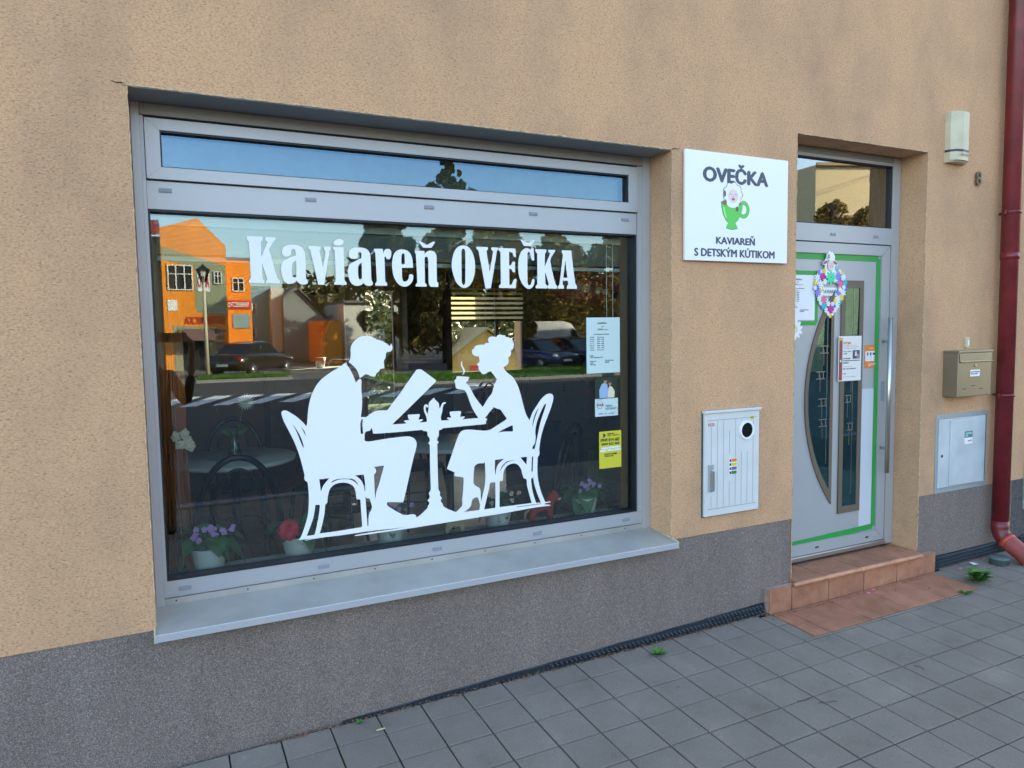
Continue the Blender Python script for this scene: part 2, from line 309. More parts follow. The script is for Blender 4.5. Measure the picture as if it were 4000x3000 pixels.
M = dict(
    stucco=stucco(), plinth=granules(), paver=concrete_tile(), terra=terracotta(), terra2=mat('glazed_terracotta_edge', (.52, .24, .13), .45, var=(14, .2)),
    alu=mat('silver_painted_aluminium', (.41, .42, .43), .42, .25, .5, bump=(900, .05, 2), var=(1.5, .05)),
    alu2=mat('taupe_grey_aluminium', (.24, .235, .215), .5, .2), soffit=mat('grey_lintel_sheet', (.20, .22, .235), .5, .1, var=(2, .12)),
    gasket=mat('black_rubber_gasket', (.008, .008, .01), .5), sill=mat('anodised_sill_sheet', (.345, .335, .30), .5, .1, var=(6, .12)),
    sill_edge=mat('bright_sill_lip', (.6, .62, .65), .3, .5), cap=mat('grey_plastic_cap', (.25, .27, .31), .5),
    glass=glass('float_glass', (.96, .985, .975), k=2.9, gl=(.76, .93, 1)), tglass=glass('sky_tinted_transom_glass', k=3.2, gl=(.42, .70, 1)), glass2=glass('inner_float_glass', (.93, .975, .955), 1.0), dglass=glass('glass_over_door', k=4.6, gl=(.93, .99, 1)),  # bluish gloss tints put extra sky blue into the pane reflections
    white=mat('white_vinyl', (.80, .82, .83), .45), paper=mat('white_paper', (.78, .79, .80), .7), board=mat('white_board_gloss', (.80, .81, .82), .3),
    ink=mat('dark_slate_print', (.055, .07, .105), .5), black=mat('black_print', (.02, .02, .022), .5), joint=mat('joint_soil_and_moss', (.014, .014, .010), .95, var=(20, .4)),
    green=mat('green_adhesive_tape', (.025, .30, .055), .35, bump=(60, .3, 3)), taupe=mat('brown_grey_window_surround', (.135, .105, .072), .5),
    steel=mat('brushed_steel', (.5, .5, .48), .3, .9), olive=mat('stainless_olive', (.30, .29, .23), .36, .8, var=(4, .08)),
    dkglass=glass('reeded_door_glass', (.62, .75, .76), .45, (.6, .85, .95)), interior_dark=mat('dark_interior', (.05, .075, .078), .8, var=(12, .35)),
    cabinet=mat('white_painted_cabinet', (.60, .61, .59), .5, var=(6, .06), bump=(120, .1, 3)), galv=mat('galvanised_white_sheet', (.50, .55, .57), .5, .15, var=(5, .14)),
    zinc=mat('zinc_frame', (.36, .41, .43), .5, .4), redpipe=mat('dark_red_pipe_paint', (.15, .014, .018), .38, var=(9, .28)), shoe=mat('sun_bleached_red_pipe', (.30, .06, .05), .5, var=(10, .2)),
    lilacp=mat('faded_purple_print', (.25, .10, .22), .6), arris=mat('bare_plaster_edge', (.50, .36, .22), .95, var=(40, .35), bump=(300, .6, 4)), mem=mat('black_dimpled_membrane', (.022, .027, .034), .3), brass=mat('aged_brass', (.30, .24, .14), .45, .6), cream=mat('aged_cream_plastic', (.53, .48, .33), .5, var=(9, .12)),
    navy=mat('dark_band', (.02, .02, .04), .4), gdoor=mat('faded_green_door_paint', (.10, .19, .15), .6, var=(5, .15)), oldgrey=mat('peeling_grey_frame', (.28, .27, .26), .8, var=(18, .35)),
    dplinth=mat('rough_dark_plinth', (.075, .073, .072), .95, var=(40, .4), bump=(120, .8, 5)),
    litter=mat('dry_leaf_litter', (.22, .12, .06), .9, var=(60, .5)), leaf=leafmat('weed_leaf', (.035, .12, .02), (.10, .24, .04)), pink=mat('pink_petal', (.8, .16, .28), .6),
    yellow=mat('yellow_print', (.62, .58, .04), .5), orange=mat('orange_print', (.75, .22, .03), .4), red=mat('red_print', (.5, .03, .03), .5),
    cupgreen=mat('bright_green_print', (.10, .55, .08), .4), cupdark=mat('deep_green_line', (.03, .22, .04), .4), blush=mat('blush_print', (.78, .60, .58), .5), brown=mat('brown_print', (.16, .10, .09), .5), tea=mat('tea_brown_print', (.30, .10, .06), .5),
    woodfloor=mat('dark_wood_floor', (.30, .17, .09), .3, var=(4, .4)), wallin=mat('interior_tan_wall', (.30, .24, .13), .85), wallgreen=mat('pale_green_reveal', (.74, .84, .78), .8),
    ceil=mat('interior_ceiling', (.35, .35, .32), .9), ttop=mat('white_laminate_top', (.84, .88, .82), .25), dmetal=mat('dark_chair_metal', (.03, .03, .032), .22, .7), dseat=mat('dark_seat', (.05, .045, .04), .5),
    pot=mat('white_glazed_pot', (.66, .74, .74), .35), violetleaf=mat('violet_leaf', (.045, .16, .05), .5, var=(18, .45)), violet=mat('violet_petals', (.46, .28, .66), .6), crimson=mat('crimson_petals', (.55, .02, .06), .6),
    copper=mat('copper_fringe', (.62, .22, .07), .3, .5), cream2=mat('cream_roses', (.72, .66, .48), .7), redwood=mat('red_painted_wood', (.35, .02, .02), .4), birch=mat('pale_wood', (.50, .42, .26), .6),
    daisy=mat('pale_daisy_petals', (.86, .88, .62), .6), vase=glass('vase_glass', (.8, .9, .85), 2.2), lampm=mat('charcoal_lamp_shade', (.035, .035, .04), .5), gold=mat('gold_metal', (.7, .5, .15), .2, 1),
    wood=mat('brown_wood', (.16, .09, .04), .6, var=(8, .2)), blindc=mat('beige_blind_fabric', (.50, .43, .25), .8), lino=mat('pale_green_slats', (.30, .40, .37), .5), kidgreen=mat('green_seat_paint', (.06, .16, .03), .6),
    blue=mat('blue_toy_box', (.02, .07, .22), .5), pinks=mat('pink_shade_fabric', (.45, .04, .12), .7), asphalt=mat('asphalt', (.045, .045, .048), .9, var=(30, .2)), kerb=mat('concrete_kerb', (.25, .25, .24), .9),
    roadpaint=mat('white_road_paint', (.80, .80, .78), .8), grass=leafmat('grass_blades', (.03, .10, .01), (.10, .22, .03)), soil=mat('green_ground', (.04, .08, .02), .95, var=(3, .3)),
    ofacade=mat('orange_facade', (.82, .27, .02), .85, var=(.7, .10)), gfacade=mat('sage_grey_facade', (.27, .29, .19), .85), rroof=mat('red_roof', (.22, .03, .02), .7), bfacade=mat('beige_brown_facade', (.30, .24, .16), .9), wfacade=mat('white_facade', (.6, .6, .55), .9),
    blfacade=mat('pale_blue_facade', (.22, .36, .42), .9), ggable=mat('grey_gable_facade', (.22, .25, .25), .9), yfacade=mat('yellow_beige_facade', (.56, .48, .29), .9), troof=mat('grey_tile_roof', (.16, .15, .15), .8), winpane=mat('dark_pane', (.03, .035, .04), .08), winfr=mat('white_window_frame', (.7, .7, .66), .5),
    bark=mat('bark', (.09, .06, .04), .95, var=(8, .3)), crown=leafmat('tree_leaves', (.03, .036, .01), (.46, .33, .09)), conif=leafmat('conifer_leaves', (.016, .026, .010), (.26, .21, .065)), hedge=leafmat('hedge_leaves', (.03, .06, .015), (.13, .17, .045)),  # tree and conifer leaves: gold and near-black tones imitate sunlit highlights and shade
    carblack=mat('dark_car_paint', (.02, .018, .018), .15, .3, coat=.5), carblue=mat('blue_car_paint', (.02, .03, .12), .15, .3, coat=.5), carred=mat('red_car_paint', (.30, .02, .015), .2, .2, coat=.5), carwhite=mat('white_van_paint', (.62, .60, .56), .3), cglass=mat('car_glass', (.02, .022, .025), .05), rubber=mat('tyre_rubber', (.015, .015, .015), .8),
    rim=mat('alloy_rim', (.4, .4, .4), .3, .8), tail=mat('red_lens', (.4, .01, .01), .2), head=mat('clear_lens', (.6, .6, .6), .1, .3), cloth=mat('black_clothes', (.006, .006, .008), .95), skin=mat('skin', (.40, .22, .15), .6), hair=mat('dark_hair', (.02, .014, .01), .6), phone=mat('black_phone', (.01, .01, .01), .2),
    iron=mat('black_iron', (.012, .012, .012), .5), playroof=mat('shingle_roof', (.26, .22, .13), .9), playwall=mat('pale_pine_boards', (.45, .33, .12), .8), skyblue=mat('blue_shirt_print', (.30, .45, .65), .6),
)

# ================================================================== THE CAFE BUILDING
WX0, WX1, WZ0, WZ1 = -.075, 2.367, .57, 2.572          # shop window opening
DX0, DX1, DZ0, DZ1 = 3.24, 4.365, .20, 2.742          # door opening
BX1 = 5.38; PZ = .552; TOP = 12.5
bld = thing('cafe_building', 'tan rendered cafe building with a large shop window and a silver door, grey plinth below', 'building', (1.2, 0, 0))
w = MB()
xs = [-16, WX0, WX1, DX0, DX1, BX1]; zs = [PZ, WZ0, WZ1, DZ1, TOP]
for i in range(5):
    for j in range(4):
        cx, cz = (xs[i] + xs[i + 1]) / 2, (zs[j] + zs[j + 1]) / 2
        if WX0 < cx < WX1 and WZ0 < cz < WZ1: continue
        if DX0 < cx < DX1 and cz < DZ1: continue
        if WX0 < cx < WX1 and cz < WZ0: continue
        w.quad((xs[i], 0, zs[j]), (xs[i + 1], 0, zs[j]), (xs[i + 1], 0, zs[j + 1]), (xs[i], 0, zs[j + 1]))
D2 = .25
w.quad((WX1, 0, WZ0), (WX1, D2, WZ0), (WX1, D2, WZ1), (WX1, 0, WZ1)); w.quad((WX0, D2, WZ0), (WX0, 0, WZ0), (WX0, 0, WZ1), (WX0, D2, WZ1))
w.quad((DX1, 0, .15), (DX1, D2, .15), (DX1, D2, DZ1), (DX1, 0, DZ1)); w.quad((DX0, D2, .15), (DX0, 0, .15), (DX0, 0, DZ1), (DX0, D2, DZ1))
w.quad((DX0, 0, DZ1), (DX1, 0, DZ1), (DX1, D2, DZ1), (DX0, D2, DZ1))
w.quad((BX1, 0, -.3), (BX1, 8, -.3), (BX1, 8, TOP), (BX1, 0, TOP))
w.put('wall', M['stucco'], bld)
p = MB()
p.quad((-16, .004, -.4), (DX0, .004, -.4), (DX0, .004, PZ + .001), (-16, .004, PZ + .001))
p.quad((DX1, .004, -.4), (BX1, .004, -.4), (BX1, .004, PZ + .001), (DX1, .004, PZ + .001))
p.put('plinth', M['plinth'], bld)
# unseen upper storeys and closed back part, made tall to shade the street
u = MB(); u.box(-16, BX1 - .02, .46, 7.3, 3.0, TOP); u.box(-16, -.6, .46, 7.3, -.3, 2.99); u.put('roof', M['soffit'], bld)
# rough, slightly broken plaster arrises round the openings
def arris(a, b, r0=.0022, sd=1):
    rnd = random.Random(sd); a, b = Vector(a), Vector(b); n = int((b - a).length / .012); P = []; R = []
    for i in range(n + 1): P.append(a.lerp(b, i / n) + Vector((rnd.gauss(0, .0009), rnd.gauss(0, .0009), rnd.gauss(0, .0009)))); R.append(r0 * rnd.uniform(.5, 1.9))
    MB().tube(P, R, 6).put('plaster_arris', M['arris'], bld)
arris((WX0 - .02, 0, WZ1), (WX1 + .012, 0, WZ1), .0024, 1); arris((WX0, 0, WZ0), (WX0, 0, WZ1), .002, 2); arris((WX1, 0, WZ0 - .01), (WX1, 0, WZ1), .002, 3); arris((DX0, 0, DZ1), (DX1 + .01, 0, DZ1), .002, 4); arris((DX1, 0, .2), (DX1, 0, DZ1), .002, 5); arris((DX0, 0, .2), (DX0, 0, DZ1), .002, 6)
MB().tube([(WX0 - .002, -.001, WZ1 + .001), (WX0 - .02, -.001, WZ1 + .006), (WX0 - .034, -.001, WZ1 + .004), (WX0 - .05, -.001, WZ1 + .009)], [.003, .0022, .0016, .0006], 5).put('plaster_crack', M['joint'], bld)
MB().tube([(WX1 + .002, -.001, WZ1 + .001), (WX1 + .02, -.001, WZ1 + .007), (WX1 + .034, -.001, WZ1 + .004), (WX1 + .055, -.001, WZ1 + .016)], [.003, .0022, .0016, .0006], 5).put('plaster_crack', M['joint'], bld)
# ---- shop window
YF = .18
win = MB()
win.box(WX0 + .002, -.043, YF, .27, .572, WZ1 - .002); win.box(2.317, WX1 - .002, YF, .27, .572, WZ1 - .002)     # shutter guides
win.box(-.0425, 2.3165, YF + .012, .27, .605, .672)                                                   # bottom rail
win.box(-.0425, -.030, YF + .006, .27, .673, 2.520); win.box(2.2885, 2.3165, YF + .006, .27, .673, 2.520)
win.box(-.029, 2.286, YF + .012, .27, 2.166, 2.274)                                                      # transom rail
win.box(-.030, 2.287, YF + .004, .27, .578, .604)
frame = win.put('window_frame', M['alu'], bld)
MB().box(-.0425, 2.3165, YF - .006, .27, 2.521, 2.566, bev=.002).put('shutter_box', M['alu2'], bld)
MB().box(WX0 + .002, WX1 - .001, .002, YF + .03, 2.5672, 2.5715).put('lintel_sheet', M['soffit'], bld)
sash = MB()
X0, X1, Z0, Z1 = -.027, 2.286, 2.2805, 2.512
for b in ((X0, .025, Z0, Z1), (2.228, X1, Z0, Z1), (.0251, 2.2279, Z0, 2.3265), (.0251, 2.2279, 2.4685, Z1)): sash.box(b[0], b[1], YF - .002, .25, b[2], b[3])
sash = sash.put('transom_sash', M['alu'], bld)
g = MB()
for a in ((.025, .031, 2.3265, 2.4685), (2.222, 2.228, 2.3265, 2.4685), (.0311, 2.2219, 2.3265, 2.3305), (.0311, 2.2219, 2.4615, 2.4685)): g.box(a[0], a[1], YF + .004, .245, a[2], a[3])
g.put('gasket', M['gasket'], sash)
g = MB()
for a in ((-.030, -.022, .672, 2.166), (2.278, 2.287, .672, 2.166), (-.0219, 2.2779, .672, .681), (-.0219, 2.2779, 2.157, 2.166)): g.box(a[0], a[1], YF + .016, .262, a[2], a[3])
g.box(-.0425, 2.3165, .2, .265, 2.5125, 2.5205); g.put('gasket', M['gasket'], frame)
pane = MB().quad((-.022, .232, .681), (2.278, .232, .681), (2.278, .232, 2.157), (-.022, .232, 2.157)).put('glass_pane', M['glass'], frame)
MB().quad((-.022, .252, .681), (2.278, .252, .681), (2.278, .252, 2.157), (-.022, .252, 2.157)).put('glass_pane', M['glass2'], frame)
MB().quad((.031, .206, 2.3305), (2.222, .206, 2.3305), (2.222, .206, 2.4615), (.031, .206, 2.4615)).put('glass_pane', M['tglass'], sash)
MB().quad((.031, .228, 2.3305), (2.222, .228, 2.3305), (2.222, .228, 2.4615), (.031, .228, 2.4615)).put('glass_pane', M['glass2'], sash)
MB().quad((.0, .30, 2.29), (2.26, .30, 2.29), (2.26, .30, 2.5), (.0, .30, 2.5)).put('transom_dark_backing', M['interior_dark'], bld)  # dark sheet behind the transom, standing for the unlit room
for i, x in enumerate([.036, .596, 1.130, 1.670, 2.214]):
    for z, yy in ((2.2395, YF + .012), (.6365, YF + .012)):
        c = MB().box(x - .0235, x + .0235, yy - .004, yy + .001, z - .0085, z + .0085, 0, bev=.0015); c.box(x - .017, x + .017, yy - .0055, yy - .003, z - .004, z + .004)
        c.put('drain_cap', M['cap'], frame)
sash_seam = MB()
for (xa, za, xb, zb) in ((X0, Z1, .025, 2.4685), (X0, Z0, .025, 2.3265), (X1, Z1, 2.228, 2.4685), (X1, Z0, 2.228, 2.3265)):
    MB().tube([(xa, YF - .0021, za), (xb, YF - .0021, zb)], .0006, 4).put('mitre_joint', M['cap'], sash)
b_ = text('somfik', (2.235, 2.526, 2.292, 2.536), YF - .0062); put('maker_plate', b_, M['red'], bld)
# ---- outer sill: sloping sheet with upstand and lip
s_ = MB(); x0, x1 = -.079, 2.372
prof = [(.19, .604), (.183, .604), (.182, .578), (-.042, .551), (-.050, .549), (-.052, .522), (-.046, .520), (-.044, .542), (.19, .568)]
s_.add([(x0, y, z) for y, z in prof] + [(x1, y, z) for y, z in prof], [[i, (i + 1) % 9, 9 + (i + 1) % 9, 9 + i] for i in range(9)] + [list(range(9))[::-1], list(range(9, 18))])
sill = s_.put('window_sill', M['sill'], bld)
MB().box(x0, x1, -.0545, -.0505, .521, .550, bev=.0012).put('sill_lip', M['sill_edge'], sill)
for xa in (x0 - .003, x1 - .003):
    e = MB().add([(xa, -.056, .521), (xa + .006, -.056, .521), (xa + .006, -.056, .556), (xa, -.056, .556), (xa, .178, .571), (xa + .006, .178, .571), (xa + .006, .178, .600), (xa, .178, .600)], [(3, 2, 1, 0), (4, 5, 6, 7), (0, 1, 5, 4), (2, 3, 7, 6), (1, 2, 6, 5), (3, 0, 4, 7)])
    e.put('sill_end_cap', M['cream'], sill)
e = MB()
for k in range(9): x = .0 + k * .275; e.lathe([(.0035, 0), (.003, .001)], (0, 0, 0), 8, M=Matrix.Translation((x, .1825, .592)) @ Matrix.Rotation(R_(90), 4, 'X'))
e.put('screw_holes', M['gasket'], sill)['kind'] = 'stuff'
# ---- entrance door
fr = MB()
fr.box(DX0 + .002, 3.318, YF, .27, .21, 2.738); fr.box(4.289, DX1 - .002, YF, .27, .205, 2.738)
fr.box(3.3185, 4.2885, YF + .002, .27, 2.685, 2.738); fr.box(3.3185, 4.2885, YF + .002, .27, 2.184, 2.288)
fr = fr.put('door_frame', M['alu'], bld)
MB().box(3.3185, 4.2885, YF - .004, .2, 2.704, 2.7375).put('top_strip', M['alu2'], fr)
g = MB()
for a in ((3.3185, 3.327, 2.288, 2.685), (4.280, 4.2885, 2.288, 2.685), (3.3271, 4.2799, 2.288, 2.294), (3.3271, 4.2799, 2.677, 2.685)): g.box(a[0], a[1], YF + .006, .25, a[2], a[3])
g.box(3.3185, 4.2885, .2, .26, 2.177, 2.1838); g.put('gasket', M['gasket'], fr)
MB().quad((3.327, .205, 2.294), (4.28, .205, 2.294), (4.28, .205, 2.677), (3.327, .205, 2.677)).put('glass_pane', M['dglass'], fr)
MB().quad((3.327, .226, 2.294), (4.28, .226, 2.294), (4.28, .226, 2.677), (3.327, .226, 2.677)).put('glass_pane', M['glass2'], fr)
for x in (3.62 + .13, 4.14): MB().box(x - .022, x + .022, YF - .003, YF + .003, 2.222, 2.238, bev=.0015).put('drain_cap', M['cap'], fr)
lf = MB(); L0, L1 = 3.3245, 4.283
lf.box(L0, 3.40, YF + .004, .25, .238, 2.1765); lf.box(4.207, L1, YF + .004, .25, .238, 2.1765); lf.box(3.4005, 4.2065, YF + .004, .25, .238, .310); lf.box(3.4005, 4.2065, YF + .004, .25, 2.112, 2.1765)
lf.box(3.4005, 4.2065, .196, .24, .3105, 2.1115)
leaf = lf.put('door_leaf', M['alu'], bld)
YP = .196
MB().box(L0, L1, YF - .012, YF + .003, .207, .2365, bev=.004).put('threshold_profile', M['steel'], leaf)
for za, zb in ((.238, .310), (2.1765, 2.112)): MB().tube([(L1, YF + .0035, za), (4.207, YF + .0035, zb)], .0007, 4).put('mitre_joint', M['gasket'], leaf)
for x in (3.66, 4.12): MB().box(x - .014, x + .014, YF + .002, YF + .0045, .268, .277).put('drain_slot', M['gasket'], leaf)
# windows of the leaf
def w2(px, py, Y=YP): q = at(px, py, Y); return (q.x, q.z)
tipb = w2(3241.8, 1968); mid = w2(3140.4, 1565); xr = w2(3249, 1565)[0]
zc = mid[1]; hh = zc - tipb[1]; sg = xr - mid[0]
def arc(hh, sg, xr, zc, n=26):
    r = (hh * hh + sg * sg) / (2 * sg); a = math.asin(hh / r); cx = xr - sg + r
    return [(cx - r * math.cos(a - 2 * a * k / n), zc + r * math.sin(a - 2 * a * k / n)) for k in range(n + 1)]
outer = arc(hh, sg, xr, zc); inner = arc(hh - .10, sg - .052, xr - .026, zc)
put('moon_window_surround', shift(flat([outer, inner], .010), YP - .009), M['taupe'], leaf)
pn = put('moon_window_dark_backing', shift(flat([inner], .001), YP - .003), M['interior_dark'], leaf)  # opaque dark sheet, stands for the dim room behind the glass
put('moon_window_glass', shift(flat([inner], .001), YP - .006), M['dkglass'], leaf)
ra = w2(3371.8, 1096.9); rb = w2(3267.7, 2006.7); rc = w2(3351.5, 1992)
rx0, rx1, rz0, rz1 = rb[0], (ra[0] + rc[0]) / 2, rc[1], ra[1]
ri = rrect(rx0 + .036, rz0 + .045, rx1 - .036, rz1 - .045)
put('slot_window_surround', shift(flat([rrect(rx0, rz0, rx1, rz1), ri], .010), YP - .009), M['taupe'], leaf)
put('slot_window_dark_backing', shift(flat([ri], .001), YP - .003), M['interior_dark'], leaf)  # same dark sheet in place of the unlit room
put('slot_window_glass', shift(flat([ri], .001), YP - .006), M['dkglass'], leaf)
d = MB(); Yd = YP - .008
def ln(x0, z0, x1, z1, w=.0022): d.box(min(x0, x1) - w / 2, max(x0, x1) + w / 2, Yd, Yd + .001, min(z0, z1) - w / 2, max(z0, z1) + w / 2)
for (cx, zz, s) in ((xr - .075, 1.52, 1), (xr - .105, 1.36, -1), (xr - .085, 1.19, 1), (xr - .08, 1.06, -1)):
    for dz in (-.022, .022): ln(cx - .04, zz + dz, cx + .03, zz + dz, .004)
    for dx in (-.018, .018): ln(cx + dx, zz - .022, cx + dx, zz + .022, .004)
    ln(cx - .01, zz - .1, cx - .01, zz)
ln(xr - .055, 1.72, xr - .055, .80); cxx = (rx0 + rx1) / 2
for zz, s in ((1.36, .01), (1.20, -.02), (1.02, .0)):
    for dz in (-.022, .022): ln(cxx + s - .03, zz + dz, cxx + s + .022, zz + dz, .004)
    for dx in (-.016, .018): ln(cxx + s + dx, zz - .022, cxx + s + dx, zz + .022, .004)
    ln(cxx + s - .01, zz - .12, cxx + s - .01, zz)
ln(cxx + .015, 1.95, cxx + .015, 1.5); ln(cxx + .015, 1.42, cxx + .015, .58)
d.put('etched_lines', M['steel'], leaf)
hd = MB(); hd.tube([(4.212, .118, .705), (4.212, .118, 1.713)], .0145, 18); hd = hd.put('pull_handle', M['steel'], leaf)
for z in (.86, 1.56): MB().tube([(4.212, .118, z), (4.235, .184, z)], .009, 10).put('handle_bracket', M['cap'], hd)
MB().box(4.228, 4.25, YF - .005, YF + .004, 1.17, 1.30, bev=.004).put('lock_plate', M['cap'], leaf)
# kick protection sheet
put('protective_sheet', shift(flat([rrect(rx1 + .004, .345, 4.168, 1.255)], .0008), YP - .0012), mat('white_film', (.55, .58, .62), .4, bump=(12, .4, 4)), leaf)
# green tape round the panel and round the opening-hours sheet
def tape(pts, w, y=YP - .0022):
    loops = []
    for (xa, za), (xb, zb) in zip(pts, pts[1:]):
        n = 10; up = []; dn = []
        hor = abs(xb - xa) > abs(zb - za)
        for i in range(n + 1):
            t = i / n; x = xa + (xb - xa) * t; z = za + (zb - za) * t; q = w / 2 + random.uniform(-.0012, .0012)
            if hor: up.append((x, z + q)); dn.append((x, z - w / 2))
            else: up.append((x + q, z)); dn.append((x - w / 2, z))
        loops.append(up + dn[::-1])
    return join([(shift(flat([L], .0006), y - i * .0004), 0) for i, L in enumerate(loops)])
tp = put('tape_border', tape([(3.402, 2.092), (4.186, 2.092), (4.186, .336), (3.402, .312)], .036), M['green'], leaf)
a, b2, c2 = w2(3105, 1064), w2(3190, 1070), w2(3186, 1262)
put('tape_border', tape([(3.402, a[1]), (b2[0], a[1]), (b2[0], c2[1]), (3.402, c2[1])], .026, YP - .0012), M['green'], leaf)

# ================================================================== STICKERS ON THE GLASS
YD = .2300
def crop(ox, oy, k): return lambda x, y: (lambda q: (q.x, q.z))(at(ox + x * k, oy + y * k, YD))
R1 = crop(1060, 1280, .27125); R2 = crop(1060, 1680, .27125); R3 = crop(1560, 1280, .28933); R4 = crop(1560, 1620, .28933)
L1c = crop(940, 880, .31646); L2c = crop(1600, 880, .31646)
def pts(f, s):
    v = [float(t) for t in s.replace(',', ' ').split()]
    return [f(v[i], v[i + 1]) for i in range(0, len(v), 2)]
out = (pts(R2, '355,1588 395,1578 430,1530 470,1420 510,1290 530,1190 537,1090 540,990 535,880 522,760 512,742 490,730 476,705 475,680 478,650 470,610 405,370 330,170 245,0')
 + pts(R1, '180,1350 155,1280 145,1230 155,1205 185,1192 230,1200 290,1235 360,1280 430,1340 475,1385 505,1420 515,1370 525,1250 540,1120 570,1000 610,900 660,815 720,745 800,680 880,625 960,580 1000,555 1040,522 1085,500 1082,525 1120,580 1160,650 1190,720 1218,793 1245,758 1275,733 1292,747 1298,780 1295,850 1300,950 1307,1060 1303,1170 1293,1240 1290,1290 1325,1288 1370,1285 1410,1255 1470,1215 1530,1195 1600,1190 1665,1188 1690,1165 1750,1080 1850,950 1960,790 2080,620 2105,602 2155,600')
 + pts(R3, '290,563 320,580 497,712 490,730 0,1213') + pts(R1, '1740,1393 1900,1383')
 + pts(R3, '105,1288 80,1278 60,1260 75,1253 135,1248 120,1220 113,1180 125,1175 268,1166 277,1172 270,1205 255,1243 310,1237 322,1243 300,1262 265,1280 370,1272 370,1230 355,1180 335,1130 330,1075 340,1045 365,1033 385,1045 392,1065 380,1080 368,1068 358,1072 357,1110 370,1150 380,1165 395,1090 398,1020 435,975 448,970 450,957 463,950 477,957 480,970 525,1010 535,1030 537,1065 545,1095 560,1060 580,1020 610,1005 628,1010 628,1022 600,1035 585,1080 580,1130 565,1180 560,1210 565,1255 678,1247 660,1238 642,1222 650,1215 705,1213 685,1180 680,1140 690,1133 825,1125 833,1132 830,1160 818,1205 875,1198 885,1203 870,1222 848,1237 1068,1219 1020,1150 975,1065 940,970 905,880 880,845 860,840 775,823 760,800 755,755 742,725 750,705 772,690 770,660 790,655 935,665 943,675 925,715 895,748 930,775 960,820 1000,900 1060,990 1125,1070 1160,1015 1200,950 1250,885 1265,830 1285,765 1317,700 1290,660 1240,595 1220,592 1190,605 1150,628 1115,625 1100,600 1075,572 1068,545 1075,530 1053,505 1050,492 1080,460 1082,435 1073,400 1072,372 1062,388 1040,388 1010,375 985,350 980,320 990,295 1010,283 1020,255 1060,235 1120,230 1155,228 1152,216 1175,207 1213,205 1200,175 1205,145 1225,125 1265,120 1310,128 1325,105 1360,93 1395,102 1430,103 1435,125 1475,130 1510,150 1535,180 1547,220 1540,265 1525,295 1503,308 1507,345 1500,375 1470,405 1475,440 1470,485 1440,510 1405,540 1440,590 1480,625 1530,665 1560,710 1595,775 1620,840 1640,910 1660,990 1680,1070 1700,1140 1725,1200 1757,1250 1775,1205 1800,1140 1850,1060 1910,970 1960,920 2000,895 2040,890 2068,905 2080,940 2070,1000 2040,1100 1990,1230 1940,1370 1905,1510 1888,1650')
 + pts(R4, '1890,485 1892,520 1885,550 1870,568 1865,640 1863,740 1870,850 1890,960 1920,1060 1968,1178 2040,1170 2040,1183 1972,1195 1960,1210 2040,1217 2040,1228 1850,1250 1415,1328 1160,1370 700,1445 346,1502')
 + pts(R2, '1980,1418 1700,1458 1400,1500 1205,1526 1200,1516 1400,1477 1700,1436 1975,1390 1700,1424 1440,1452 1000,1515 700,1552 490,1592 485,1583 665,1552 480,1574'))
